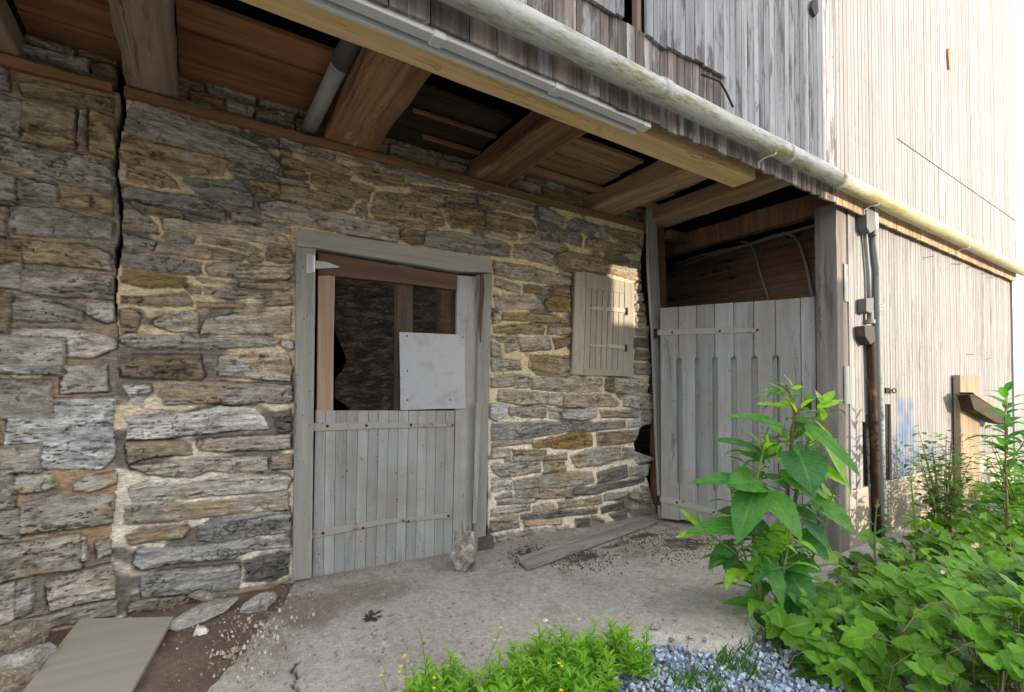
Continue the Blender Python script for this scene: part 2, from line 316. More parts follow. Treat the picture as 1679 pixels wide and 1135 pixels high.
 ST('g', 885,765, 940,745, 955,820, 890,795), ST('g', 955,725, 1010,735, 1015,810, 970,812), ST('g', 50,930, 220,900, 225,970, 60,1000), ST('p', 260,930, 480,920, 480,950, 260,960), ST('d', 560,920, 640,905, 650,970, 560,985), ST('b', 655,900, 740,930, 740,955, 660,965), ST('d', 760,890, 860,860, 880,910, 800,930), ST('b', 880,850, 1040,830, 1045,890, 900,915), ST('g', 80,1020, 300,980, 520,960, 540,1000, 300,1040, 100,1070)]}
PIER = {P1: [ST('o', 110,210, 250,200, 450,260, 650,290, 655,360, 400,300, 140,270), ST('o', 0,300, 250,320, 450,340, 440,470, 250,470, 0,450), ST('o', 0,475, 300,505, 440,540, 430,580, 200,545, 0,515),
 ST('o', 530,360, 670,400, 665,640, 520,590, 510,420), ST('b', 470,350, 505,350, 500,560, 450,550), ST('n', 70,580, 300,600, 600,680, 668,700, 650,840, 450,780, 80,690), ST('g', 0,720, 330,790, 340,890, 100,890, 0,870),
 ST('o', 360,870, 520,850, 520,930, 360,920), ST('o', 540,850, 660,870, 650,960, 550,930), ST('g', 0,920, 330,930, 660,1010, 655,1110, 520,1100, 0,1070)],
P2: [ST('o', 0,30, 300,60, 430,70, 540,110, 545,190, 300,165, 0,140), ST('g', 0,180, 300,200, 555,220, 558,335, 250,320, 0,270), ST('g', 0,300, 250,332, 410,400, 400,440, 200,440, 0,430), ST('l', 430,350, 558,352, 558,440, 520,450, 430,405),
 ST('l', 0,475, 300,475, 450,490, 570,530, 570,570, 450,620, 250,610, 0,590), ST('o', 0,640, 200,640, 220,770, 150,795, 0,790), ST('l', 300,660, 520,650, 532,780, 300,795), ST('w', 50,830, 300,825, 570,810, 580,1000, 560,1110, 500,1165, 40,1165, 20,1040)],
P3: [ST('l', 0,130, 250,110, 255,170, 200,190, 0,210), ST('l', 340,170, 400,120, 560,100, 555,150, 450,185, 340,190), ST('g', 20,270, 250,215, 540,200, 545,330, 300,370, 10,400), ST('l', 0,430, 200,395, 400,400, 415,510, 200,560, 0,590),
 ST('l', 450,430, 550,410, 550,480, 460,500), ST('g', 0,600, 155,580, 160,760, 20,810, 0,810), ST('l', 210,620, 280,590, 575,520, 585,680, 240,750), ST('g', 0,830, 300,760, 580,690, 590,770, 300,820, 100,870)]}
def trace(tab):
    out = []
    for (ox, oy, s), lst in tab.items():
        for t, pts in lst:
            out.append((t, [(lambda w: (w.x, w.z))(WY(ox+a/s, oy+b/s, WALL)) for a, b in pts]))
    return out
def rows(x0, x1, z0, z1, types, rs, hmin=.07, hmax=.17):
    out = []; z = z0
    while z < z1:
        h = rs.uniform(hmin, hmax); x = x0-rs.uniform(0, .2)
        while x < x1:
            w = rs.uniform(.15, .5); g = .009; j = lambda: rs.uniform(-.012, .012)
            out.append((rs.choice(types), [(x+g, z+g+j()), (x+w*.5, z+g+j()), (x+w-g, z+g+j()), (x+w-g+j(), z+h-g+j()), (x+w*.45, z+h-g+j()), (x+g+j(), z+h-g+j())])); x += w
        z += h
    return out
def wall_mesh(name, x0, x1, z0, z1, stones, mort, exist, y=WALL, step=.0065, seed=3, prot=(.010, .026), back=.16, mud_bias=0., streak=70):
    nx = int((x1-x0)/step)+1; nz = int((z1-z0)/step)+1
    X, Z = np.meshgrid(np.linspace(x0, x1, nx), np.linspace(z0, z1, nz))
    wx = X + .018*(fbm(X*8, Z*10, 5)-.5) + .008*(fbm(X*40, Z*40, 6, 3)-.5); wz = Z + .014*(fbm(X*7+50, Z*9, 8)-.5) + .010*(fbm(X*36+9, Z*45, 9, 3)-.5)
    H = -.004 + .012*(fbm(X*18, Z*22, 11)-.5) + .010*(fbm(X*70, Z*70, 12, 3)-.5)
    mn = fbm(X*3.1, Z*5, 14); hi = sstep(.2, -.5, Z)[..., None]
    cream = np.array(mort[0])*(1-hi)+np.array(mort[1])*hi
    mud = sstep(.54, .66, mn+mud_bias)[..., None]
    C = cream*(1-mud)+np.array(mort[2])*mud; H = H-.005*mud[..., 0]
    C = C*(.75+.5*fbm(X*30, Z*34, 15, 3))[..., None]; near = np.full(X.shape, -1.)
    rs = random.Random(seed)
    todo = list(stones); done_n = 0
    while True:
        if done_n == len(todo):
            if len(todo) > len(stones): break
            # fill wide beds of mortar with small flat packing stones
            for k in range(2600):
                i = rs.randrange(6, nx-6); j = rs.randrange(4, nz-4); w_ = rs.randint(3, 11); h_ = rs.randint(1, 3)
                if near[max(0, j-h_-1):j+h_+2, max(0, i-w_-1):i+w_+2].max() > -.5 or near[j-1, i] > 5: continue
                x_, z_ = X[j, i], Z[j, i]; a_, b_ = w_*step, h_*step; r_ = lambda: rs.uniform(.7, 1.)
                todo.append((rs.choice('golbbgd'), [(x_-a_*r_(), z_-b_*.4), (x_-a_*.5, z_-b_*r_()), (x_+a_*.6, z_-b_*r_()), (x_+a_*r_(), z_+b_*.2), (x_+a_*.4, z_+b_*r_()), (x_-a_*.6, z_+b_*r_())]))
                near[max(0, j-h_-2):j+h_+3, max(0, i-w_-2):i+w_+3] = 0
            if done_n == len(todo): break
        t, poly = todo[done_n]; done_n += 1
        bx0 = min(p[0] for p in poly)-.04; bx1 = max(p[0] for p in poly)+.04; bz0 = min(p[1] for p in poly)-.04; bz1 = max(p[1] for p in poly)+.04
        i0 = max(0, int((bx0-x0)/step)); i1 = min(nx, int((bx1-x0)/step)+1); j0 = max(0, int((bz0-z0)/step)); j1 = min(nz, int((bz1-z0)/step)+1)
        if i1 <= i0+1 or j1 <= j0+1: continue
        sl = (slice(j0, j1), slice(i0, i1)); a = wx[sl]; b = wz[sl]
        sd = polysd(a, b, poly)+.002; se = rs.randint(0, 9999)
        n = len(poly); cx = sum(p[0] for p in poly)/n; cz = sum(p[1] for p in poly)/n
        sxx = sum((p[0]-cx)**2 for p in poly); sxz = sum((p[0]-cx)*(p[1]-cz) for p in poly); ang = max(-.25, min(.25, sxz/(sxx+1e-6)))+rs.uniform(-.04, .04)
        u = (a-cx)+ang*(b-cz); v = (b-cz)-ang*(a-cx)
        v2 = v+.012*(fbm(u*9+se, v*9, 21)-.5)
        lay = fbm(u*5*70/streak+se, v2*streak, 22+se % 5, 4); ter = fbm(u*7+se*.3, v2*26, 33, 3); rough = fbm(u*30+se, v*45, 41, 3)
        q = ter*7; tq = (np.floor(q)+sstep(.55, 1., q-np.floor(q)))/7
        crk = np.maximum(sstep(.93, .985, 1-np.abs(2*fbm(u*3.2+se*.7, v2*34, 51, 3)-1)*1.5)*sstep(.38, .52, fbm(u*4+se, v*9, 52, 2)), .8*sstep(.94, .99, 1-np.abs(2*fbm(u*9+se*.4, v*11, 55, 4)-1)*1.7)*sstep(.5, .6, fbm(u*5+se, v*7, 56, 2)))
        pr = rs.uniform(*prot); tilt = rs.uniform(-.04, .04); tz = rs.uniform(-.10, .10)
        if t in 'wl': amp = 1.25
        else: amp = .9
        h = pr*sstep(-.003, .006, sd)-.006+(tilt*u+tz*v)*.6+amp*(.030*(tq-.5)+.016*(lay-.5)+.010*(rough-.5))-.014*crk
        # a narrow dark crevice between stone and pointing in places
        cre = sstep(-.012, -.003, sd)*sstep(.004, -.001, sd)*sstep(.42, .62, fbm(a*6+se, b*9, 61, 2))
        H[sl] = np.where(sd > 0, np.maximum(h, H[sl]-.012), H[sl]-.012*cre)
        base = np.array(PAL[t])*rs.uniform(.82, 1.18)
        base = base*(1+rs.uniform(-.05, .05)*np.array([1, 0, -1]))
        och = sstep(.52, .75, fbm(u*5+se*.9, v*12, 71))*(rs.uniform(.1, .8) if t in 'golyb' else rs.uniform(0, .3))
        c = base*(.30+1.35*lay+.5*(rough-.5)+.4*(tq-.5))[..., None]
        c = c*(1-och[..., None])+np.array([.34, .235, .10])*(.6+.7*lay[..., None])*och[..., None]
        gr = sstep(.55, .8, fbm(u*8+se*1.3, v*10, 73))*.45
        c = c*(1-gr[..., None])+np.array([.45, .44, .42])*gr[..., None]*(.7+.5*rough[..., None])
        lich = sstep(.6, .85, fbm(u*9+se*.2, v*14, 74))*.6
        c = c*(1-.6*lich[..., None]); c = c*(1-.62*crk[..., None])
        edge = sstep(-.004, .006, sd)[..., None]
        C[sl] = np.where((sd > -.004)[..., None], c*edge+C[sl]*.55*(1-edge), C[sl]*(1-.45*cre[..., None])); near[sl] = np.maximum(near[sl], sd)
    keep = exist(X, Z); mf = keep[:-1, :-1] & keep[1:, 1:] & keep[:-1, 1:] & keep[1:, :-1]
    V = np.stack([X, y-H, Z], -1)
    return grid_mesh(name, V, mf, C, skirt=(0, back, 0))
def stone_mat(name):
    m = NT(name); a = m.attr('col').outputs['Color']; p = m.pos()
    n1 = m.noise(p, (3, 3, 14), 9, 7, .7, .4); n2 = m.noise(p, (1, 1, 1.6), 130, 4, .65)
    f = m.ramp(n1, [(.28, .42), (.5, 1.), (.75, 1.6)]); f2 = m.ramp(n2, [(.3, .72), (.7, 1.25)])
    m.color(m.mix(1., m.mix(1., a, f, 'MULTIPLY'), f2, 'MULTIPLY'))
    m.p.inputs['Roughness'].default_value = .85
    m.bump(m.math('ADD', m.math('MULTIPLY', n1, .9), m.math('MULTIPLY', n2, .3)), .75, .012); return m.m
M_STONE = stone_mat('rubble_stone')
EDGE = [(330, 1062), (400, 1056), (425, 1051), (470, 1050), (520, 1060), (560, 1064), (616, 1067), (644, 1062), (649, 1071), (671, 1071), (696, 1067), (700, 1052), (728, 1040), (740, 1042), (752, 1075), (764, 1063), (780, 1060), (799, 1066), (838, 1076), (870, 1080)]
ez = np.array([WY(x, y, WALL).z for y, x in EDGE])[::-1]; ex_ = np.array([WY(x, y, WALL).x for y, x in EDGE])[::-1]
DX0 = WY(487, 600, WALL).x; DX1 = WY(800, 600, WALL).x; DZ1 = WY(484, 373, WALL).z
JX = WY(192, 500, WALL).x
def jgap(Z): return -.008+.016*sstep(.15, .45, Z)*(.6+.8*vn(Z*7, Z*0, 77))
def ex_main(X, Z):
    k = X < np.interp(Z, ez, ex_)+.006*(fbm(Z*50, X*0, 3)-.5)
    top = 1.60
    return k & ~((X > DX0) & (X < DX1) & (Z < DZ1-.004)) & (Z < top) & (X > JX+jgap(Z)+.012*np.sin(Z*9)+.02*(fbm(Z*14, Z*0, 2)-.5))
def ex_pier(X, Z): return (Z < 1.62) & (X < JX-jgap(Z)+.012*np.sin(Z*9)+.02*(fbm(Z*14, Z*0+4, 2)-.5))
st_main = trace(MAIN)
me = wall_mesh('stone_wall', JX-.05, 4.15, -1.46, 1.61, st_main, [(.66, .54, .35), (.78, .71, .60), (.19, .17, .145)], ex_main)
wall_o = link('stone_wall', me, M_STONE)
tag(wall_o, 'rubble stone wall of flat grey and ochre stones with cream mortar around the stable door', 'stone wall')
st_p = trace(PIER)+rows(-3.2, WY(2, 500, WALL).x-.01, -1.4, 1.6, 'ggollb', random.Random(5), .12, .24)
me = wall_mesh('stone_pier', -3.2, JX+.05, -1.46, 1.63, st_p, [(.34, .27, .18), (.42, .29, .18), (.25, .22, .18)], ex_pier, seed=9, prot=(.014, .034), mud_bias=.04, streak=28)
pier_o = link('stone_pier', me, M_STONE)
tag(pier_o, 'stone wall section of big squared blocks in brown mud mortar, left of the vertical crack', 'stone wall')
# wall cores and the recessed upper courses between the joists
M_CORE = plain('dark_rubble', (.10, .09, .075), var=.4, sc=14, bump=.8)
b = MB(); b.box(JX+.1, DX0+.0, WALL+.10, WALL+.5, -1.5, 1.55); b.box(DX1, 3.62, WALL+.10, WALL+.5, -1.5, 1.55); b.box(DX0, DX1, WALL+.10, WALL+.5, DZ1+.02, 1.55)
b.build('wall_core', M_CORE, wall_o)
MB().box(-3.2, JX-.06, WALL+.10, WALL+.5, -1.5, 1.55).build('wall_core', M_CORE, pier_o)
def rec(a0, a1, sd, nm, par):
    s = rows(a0-.1, a1+.1, 1.63, 1.90, 'oyolb', random.Random(sd), .07, .13)
    me = wall_mesh(nm, a0, a1, 1.62, 1.86, s, [(.40, .32, .2), (.40, .32, .2), (.2, .17, .13)], lambda X, Z: Z < 1.85+.0*X, y=WALL+.07, seed=sd, prot=(.01, .05), back=.1)
    return link(nm, me, M_STONE, par)
rec(JX+.02, 3.95, 31, 'upper_course', wall_o); rec(-3.2, JX-.02, 32, 'upper_course', pier_o)
# ------------------------------------------------------------------ materials
M_PALE = wood('painted_frame', (.35, .345, .32), (.24, .235, .22), 'z', worn=(.16, .135, .11), worn_amt=.36, var=.08, spots=True)
M_PALEX = wood('painted_frame_across', (.42, .41, .37), (.30, .29, .26), 'x', worn=(.22, .19, .15), worn_amt=.1, var=.08)
M_DOOR = wood('grey_door_paint', (.39, .40, .41), (.28, .29, .295), 'z', k=.7, worn=(.17, .145, .12), worn_amt=.30, var=.13, stain=(.25, .235, .21), spots=True)
M_GATE = wood('grey_gate_paint', (.36, .365, .38), (.24, .245, .255), 'z', k=.7, worn=(.20, .175, .15), worn_amt=.36, var=.14, stain=(.26, .24, .22), spots=True)
M_CREAM = wood('cream_shutter_paint', (.38, .36, .315), (.29, .275, .235), 'z', k=.7, worn=(.22, .18, .13), worn_amt=.15, var=.08, spots=True)
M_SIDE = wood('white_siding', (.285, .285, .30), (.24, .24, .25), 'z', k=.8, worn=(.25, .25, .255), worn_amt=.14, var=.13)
M_SIDESHADE = wood('shaded_white_siding', (.38, .39, .41), (.17, .175, .20), 'z', k=.8, worn=(.14, .13, .135), worn_amt=.5, var=.25)  # weathered white siding with the shaded part's blue grey put into the colour
M_SKIRT = wood('bare_siding', (.27, .225, .205), (.06, .048, .045), 'z', k=.9, worn=(.42, .41, .43), worn_amt=.52, var=.3)
M_SKIRTSUN = wood('sunlit_skirt', (.46, .34, .22), (.26, .17, .10), 'z', k=.9, worn=(.30, .22, .15), worn_amt=.3, var=.2)  # lit copy of the bare skirt, warm sunlight put into the colour
M_TAN = wood('tan_beam', (.74, .53, .27), (.55, .39, .19), 'x', k=.35, worn=(.50, .34, .16), worn_amt=.2, var=.1, bump=.25)
M_JOIST = wood('hewn_joist', (.32, .175, .09), (.06, .035, .02), 'y', k=.5, worn=(.44, .29, .17), worn_amt=.38, var=.3, bump=.9)
M_JOISTL = wood('pale_hewn_joist', (.46, .33, .20), (.17, .11, .065), 'y', k=.5, worn=(.20, .13, .075), worn_amt=.35, var=.15, bump=.8)
M_JOISTP = wood('grey_hewn_joist', (.36, .29, .21), (.14, .10, .07), 'y', k=.4, worn=(.30, .25, .19), worn_amt=.4, var=.1, bump=.8)
M_BOARD = wood('red_brown_board', (.38, .18, .09), (.17, .075, .035), 'x', k=.5, worn=(.30, .16, .08), worn_amt=.2, var=.25, bump=.4)
M_BOARDD = wood('near_black_board', (.05, .032, .022), (.012, .009, .007), 'x', k=.5, var=.3)  # near-black boards for one ceiling bay and the brace arm
M_BOARDM = wood('brown_board', (.34, .21, .12), (.11, .065, .035), 'x', k=.5, worn=(.30, .2, .12), worn_amt=.2, var=.3)
M_PLATE = wood('wall_plate_timber', (.34, .18, .085), (.14, .07, .035), 'x', k=.4, worn=(.16, .1, .06), worn_amt=.3, var=.1)
def smear(mat):
    """old blue paint sprayed on the lower siding"""
    t = mat.node_tree; p = t.nodes['Principled BSDF']; src = p.inputs['Base Color'].links[0].from_socket; tc = t.nodes.new('ShaderNodeTexCoord'); tot = None
    nz = t.nodes.new('ShaderNodeTexNoise'); nz.inputs['Scale'].default_value = 7; nz.inputs['Detail'].default_value = 4; t.links.new(tc.outputs['Object'], nz.inputs['Vector'])
    for px, py, r_ in ((1478, 668, .12), (1492, 665, .10), (1487, 690, .16), (1482, 715, .22), (1496, 712, .12), (1475, 745, .16), (1484, 760, .20), (1502, 745, .12), (1528, 745, .14)):
        d = t.nodes.new('ShaderNodeVectorMath'); d.operation = 'DISTANCE'; t.links.new(tc.outputs['Object'], d.inputs[0]); d.inputs[1].default_value = WY(px, py, 1.86)
        m = t.nodes.new('ShaderNodeMapRange'); m.inputs[1].default_value = r_*1.15; m.inputs[2].default_value = r_*.1; m.inputs[3].default_value = 0; m.inputs[4].default_value = 1; t.links.new(d.outputs['Value'], m.inputs[0])
        if tot is None: tot = m.outputs[0]
        else:
            a = t.nodes.new('ShaderNodeMath'); a.operation = 'MAXIMUM'; t.links.new(tot, a.inputs[0]); t.links.new(m.outputs[0], a.inputs[1]); tot = a.outputs[0]
    a = t.nodes.new('ShaderNodeMath'); a.operation = 'MULTIPLY'; t.links.new(tot, a.inputs[0]); t.links.new(nz.outputs['Fac'], a.inputs[1])
    b_ = t.nodes.new('ShaderNodeMath'); b_.operation = 'MULTIPLY'; b_.use_clamp = True; t.links.new(a.outputs[0], b_.inputs[0]); b_.inputs[1].default_value = 2.3
    mx = t.nodes.new('ShaderNodeMix'); mx.data_type = 'RGBA'; t.links.new(b_.outputs[0], mx.inputs[0]); t.links.new(src, mx.inputs[6]); mx.inputs[7].default_value = (.10, .15, .25, 1); t.links.new(mx.outputs[2], p.inputs['Base Color'])
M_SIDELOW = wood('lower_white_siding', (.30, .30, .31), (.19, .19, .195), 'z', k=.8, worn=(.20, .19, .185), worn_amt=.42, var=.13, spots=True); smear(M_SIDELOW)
M_POST = wood('grey_post', (.27, .25, .235), (.11, .10, .095), 'z', k=.6, worn=(.17, .15, .13), worn_amt=.45, var=.12, bump=.9)
M_BROWNP = wood('brown_post', (.22, .12, .065), (.08, .045, .028), 'z', k=.6, var=.15)
M_INNER = wood('dark_inner_board', (.55, .34, .22), (.26, .16, .10), 'y', k=.5, worn=(.11, .07, .05), worn_amt=.4, var=.25)
M_PINK = wood('raw_stile', (.40, .29, .22), (.19, .13, .095), 'z', k=.6, worn=(.22, .17, .13), worn_amt=.3, var=.1)
M_RAIL = wood('brown_rail', (.17, .10, .065), (.07, .042, .03), 'x', k=.4, worn=(.27, .17, .11), worn_amt=.15, var=.1)
M_PLANKG = wood('weathered_plank', (.36, .34, .32), (.20, .18, .165), 'x', k=.5, worn=(.25, .22, .19), worn_amt=.35, var=.1)
M_PLY = wood('plywood_board', (.36, .325, .27), (.30, .265, .215), 'x', k=.3, worn=(.27,.235,.19), worn_amt=.15, var=.05, bump=.3, cracks=0)
M_RAW = wood('raw_timber', (.36, .28, .205), (.20, .15, .105), 'z', k=.4, var=.1)
M_SHEET = metal('sheet_metal', (.40, .42, .46), (.33, .335, .35), .4, .1, .45, .35)
M_STRAP = metal('painted_iron', (.34, .33, .30), (.16, .10, .06), .32, .0, .7, .4)
M_STRAPC = metal('cream_iron', (.44, .41, .34), (.16, .09, .05), .2, .0, .7, .4)
M_GALV = metal('galvanised_steel', (.55, .57, .60), None, .2, .7, .4)
M_RUST = metal('rusty_iron', (.035, .02, .015), (.13, .055, .025), .36, .2, .8, .6)
M_IRON = metal('dark_iron', (.05, .045, .042), (.12, .07, .045), .3, .2, .7, .5)
M_COND = metal('grey_conduit', (.20, .23, .235), (.13, .14, .14), .3, .0, .55, .2)
M_BOX = metal('grey_junction_box', (.10, .105, .11), None, .3, .0, .5, .1)
M_WHITE = metal('white_metal', (.66, .69, .70), (.42, .40, .36), .18, .1, .4, .15)
M_PALEC = metal('pale_conduit', (.80, .79, .76), (.5, .48, .45), .2, 0., .4, .1)
M_PVC = metal('grey_pvc', (.34, .345, .33), (.2, .19, .17), .25, .0, .5, .15)
M_CONC = plain('foundation_concrete', (.30, .27, .235), var=.25, sc=7, bump=.4)
M_BLACK = plain('void_black', (.012, .010, .009), sc=5)  # near-black stands in for unlit depth in lofts, holes and gaps
def gutter_mat():
    m = NT('mossy_gutter'); p = m.pos(); a = m.noise(p, (1.2, 6, 6), 2.5, 6, .65); b = m.noise(p, (3, 14, 14), 6, 5, .7)
    c = m.mix(m.math('MULTIPLY', b, .5), (.50, .52, .51), (.24, .25, .235))
    c = m.mix(m.ramp(m.math('MULTIPLY', a, m.math('ADD', b, .5)), [(.47, 0.), (.66, .9)]), c, (.20, .20, .045))
    sx = m.n('ShaderNodeSeparateXYZ'); m.l(p, sx.inputs[0])
    k = m.math('MULTIPLY', m.ramp(m.math('MULTIPLY', sx.outputs[0], .1), [(.40, 0.), (.47, .55)]), 1.)
    c = m.mix(k, c, (.30, .24, .035)); m.color(c); m.p.inputs['Roughness'].default_value = .45; m.bump(b, .2, .004); return m.m
M_GUT = gutter_mat()
def Q(mb, pts, y, t, rnd=None):
    """outline measured on the plane y, t thick going back"""
    return mb.prism([WY(px, py, y) for px, py in pts], (0, t, 0), rnd)
def zz(o, s, pts): return [(o[0]+pts[i]/s, o[1]+pts[i+1]/s) for i in range(0, len(pts), 2)]
def stud(mb, p, axis, r, h, n=8):
    p = Vector(p); a = Vector(axis).normalized(); mb.tube([p, p+a*h*.6, p+a*h], [r, r*.9, r*.45], n); return mb
Z6 = (440, 340); Z7 = (440, 620); K = 3.152
# ------------------------------------------------------------------ door frame
DF = thing('door_frame', ((DX0+DX1)/2, 3.4, gz(1.2, 3.4)), 'pale grey painted timber frame around the stable door in the stone wall', 'door frame')
yF = WALL-.035
Q(MB(), zz(Z6, K, (147,203, 246,212))[:2]+zz(Z7, K, (225,1035, 128,1052)), yF, .16).build('jamb', M_PALE, DF, .006)
Q(MB(), zz(Z6, K, (147,105, 1160,265, 1156,338, 975,330, 246,210, 147,201)), yF-.004, .16).build('lintel', M_PALEX, DF, .006)
Q(MB(), zz(Z6, K, (1088,345, 1157,340))+zz(Z7, K, (1125,822, 1070,828)), yF+.004, .16).build('jamb', M_PALE, DF, .006)
Q(MB(), zz(Z7, K, (1076,125, 1101,135, 1092,420, 1076,748, 1057,752, 1068,400)), yF-.014, .012).build('torn_trim', M_DOOR, DF, .002)
Q(MB(), zz(Z6, K, (1098,345, 1112,345, 1118,420, 1106,560, 1098,700, 1092,540)), yF-.006, .01).build('frayed_rope', M_RAIL, DF)
MB().box(WY(773, 890, WALL).x, WY(803, 890, WALL).x, WALL-.07, WALL+.1, -1.36, WY(785, 884, WALL-.07).z).build('door_sill_stone', M_CORE, DF, .01)
# ------------------------------------------------------------------ stable door
SD = thing('stable_door', (DX0+.15, 3.42, gz(1., 3.4)), 'grey plank stable door with screened upper half and a metal patch', 'door')
yD = WALL+.0
et = [245, 350, 465, 572, 675, 775, 868, 965]; eb = [228, 340, 447, 555, 658, 760, 857, 950]
mb = MB()
for i in range(7):
    for h in (0, 1):
        lerp = lambda e, f: e[i]+(e[i+1]-e[i])*f
        a, c = (0, .49) if h == 0 else (.505, .985)
        bt = lambda x: 1037-(x-228)*(1037-905)/722+R.uniform(-4, 3)
        xt0, xt1, xb0, xb1 = lerp(et, a), lerp(et, c), lerp(eb, a), lerp(eb, c)
        if i == 0 and h == 0: xb1 = xb1
        Q(mb, zz(Z7, K, (xt0,168+i*.2, xt1,168, xb1,bt(xb1), xb0,bt(xb0))), yD+R.uniform(0, .0025), .025)
mb.build('lower_planks', M_DOOR, SD, .0025)
Q(MB(), zz(Z6, K, (978,350, 1088,360))+zz(Z7, K, (1062,500, 1048,872, 951,890, 966,300)), yD+.001, .03).build('stile', M_DOOR, SD, .003)
Q(MB(), zz(Z6, K, (258,352, 345,352, 338,700, 335,1052, 250,1052)), yD+.004, .03).build('stile', M_PINK, SD, .003)
Q(MB(), zz(Z6, K, (258,230, 977,352, 973,428, 700,392, 256,347)), yD+.002, .03).build('top_rail', M_RAIL, SD, .003)
scr = NT('screen_mesh'); p = scr.pos(); sx = scr.n('ShaderNodeSeparateXYZ'); scr.l(p, sx.inputs[0])
gx = scr.math('FRACT', scr.math('MULTIPLY', sx.outputs[0], 150)); gzn = scr.math('FRACT', scr.math('MULTIPLY', sx.outputs[2], 150))
gm = scr.math('MAXIMUM', scr.math('LESS_THAN', gx, .18), scr.math('LESS_THAN', gzn, .24))
dn = scr.noise(p, (1, 1, 3.2), 11, 8, .8, .6); dust = scr.ramp(dn, [(.46, 0.), (.70, 1.)])
scr.color(scr.mix(dust, (.018, .014, .011), (.16, .12, .09)))
al = scr.math('MAXIMUM', gm, scr.math('MULTIPLY', dust, .3)); scr.l(al, scr.p.inputs['Alpha'])
scr_pts = zz(Z6, K, (340,345, 980,420, 978,1050, 420,1050, 400,1020, 345,990, 342,890, 385,840, 403,790, 380,720, 352,665, 342,600))
Q(MB(), scr_pts, yD+.03, .001).build('wire_screen', scr.m, SD)
Q(MB(), zz(Z6, K, (677,645, 850,652, 1018,660, 1017,850, 1020,1040, 850,1043, 683,1048, 681,850)), yD-.012, .003, .5).build('metal_patch', M_SHEET, SD)
PT = SD.children[-1]
for x, y in ((716,665), (718,845), (720,996), (940,996), (1005,672)): stud(MB(), WY(Z6[0]+x/K, Z6[1]+y/K, yD-.012), (0, -1, 0), .0065, .004).build('nail', M_IRON, PT)
for pts, st in (((218,232, 560,229, 950,236, 962,243, 950,251, 560,262, 222,276), ((305,248), (508,246), (737,243), (952,243))),
                ((216,790, 600,730, 925,700, 942,702, 944,714, 930,724, 620,752, 218,832), ((282,802), (489,775), (724,741), (930,712)))):
    h = Q(MB(), zz(Z7, K, pts), yD-.008, .0075).build('strap_hinge', M_STRAP, SD, .002)
    for x, y in st: stud(MB(), WY(Z7[0]+x/K, Z7[1]+y/K, yD-.008), (0, -1, 0), .010, .007).build('rivet', M_RUST, h)
    x, y = pts[0], (pts[1]+pts[-1])/2; c = WY(Z7[0]+x/K, Z7[1]+y/K, yD-.02)
    MB().tube([c+Vector((-.01, 0, -.045)), c+Vector((-.01, 0, .04))], .013, 10).build('pintle', M_RUST, h)
th = Q(MB(), zz(Z6, K, (242,275, 300,281, 366,305, 366,312, 300,315, 242,318)), yD-.008, .006).build('t_hinge', M_GALV, SD, .001)
Q(MB(), zz(Z6, K, (196,240, 228,240, 228,340, 196,340)), yF-.006, .005).build('hinge_plate', M_GALV, th)
c = WY(Z6[0]+235/K, Z6[1]+292/K, yF-.012); MB().tube([c-Vector((0, 0, .055)), c+Vector((0, 0, .055))], .009, 10).build('hinge_pin', M_GALV, th)
# timber posts inside, seen through the wire
for pts, m_, lb in (((668,385, 748,395, 744,700, 680,700), M_PINK, 'light raw timber post standing behind the wire screen of the door'), ((890,420, 975,420, 975,700, 892,700), M_BROWNP, 'brown timber post behind the right edge of the door screen')):
    w = zz(Z6, K, pts); a = WY(*w[0], yD+.04); c_ = WY(*w[1], yD+.04)
    tag(MB().box(a.x, c_.x, yD+.04, yD+.11, -1.25, 1.2).build('inner_post', m_), lb, 'post', 'posts inside the stable')
# ------------------------------------------------------------------ shutter
SF = thing('shutter_frame', (3.1, 3.37, .35), 'cream painted board frame of the small wall shutter', 'window frame')
o8 = (780, 380); K8 = 3.782; yS = WALL-.035
otl, otr, obr, obl = zz(o8, K8, (620,250, 985,325, 975,900, 600,885)); itl, itr, ibr, ibl = zz(o8, K8, (686,348, 925,384, 915,855, 670,848))
Q(MB(), [otl, (itl[0], itl[1]-26), (itl[0], itl[1]), ibl, (ibl[0], ibl[1]+11), obl], yS, .07).build('side_board', M_CREAM, SF, .004)
Q(MB(), [(itr[0], itr[1]-20), otr, obr, (ibr[0], ibr[1]+11), ibr, itr], yS, .07).build('side_board', M_CREAM, SF, .004)
Q(MB(), [(itl[0]+.5, itl[1]-26), (itr[0]-.5, itr[1]-20), (itr[0]-.5, itr[1]), (itl[0]+.5, itl[1])], yS+.003, .07).build('top_board', M_CREAM, SF, .004)
Q(MB(), [(ibl[0]+.5, ibl[1]), (ibr[0]-.5, ibr[1]), (ibr[0]-.5, ibr[1]+11), (ibl[0]+.5, ibl[1]+11)], yS+.003, .07).build('bottom_board', M_CREAM, SF, .004)
Q(MB(), zz(o8, K8, (597,250, 620,250, 604,700, 592,880)), yS+.02, .05).build('side_gap_strip', M_RAIL, SF)
SH = thing('window_shutter', (3.1, 3.38, .35), 'small cream board shutter closed with two strap hinges', 'shutter')
mb = MB(); n = 7; L = lambda p, q, t: (p[0]+(q[0]-p[0])*t, p[1]+(q[1]-p[1])*t)
for i in range(n):
    a, c = i/n+.008, (i+1)/n-.008
    Q(mb, [L(itl, itr, a), L(itl, itr, c), L(ibl, ibr, c), L(ibl, ibr, a)], yS+.008+R.uniform(0, .002), .02)
mb.build('board_panel', M_CREAM, SH, .002)
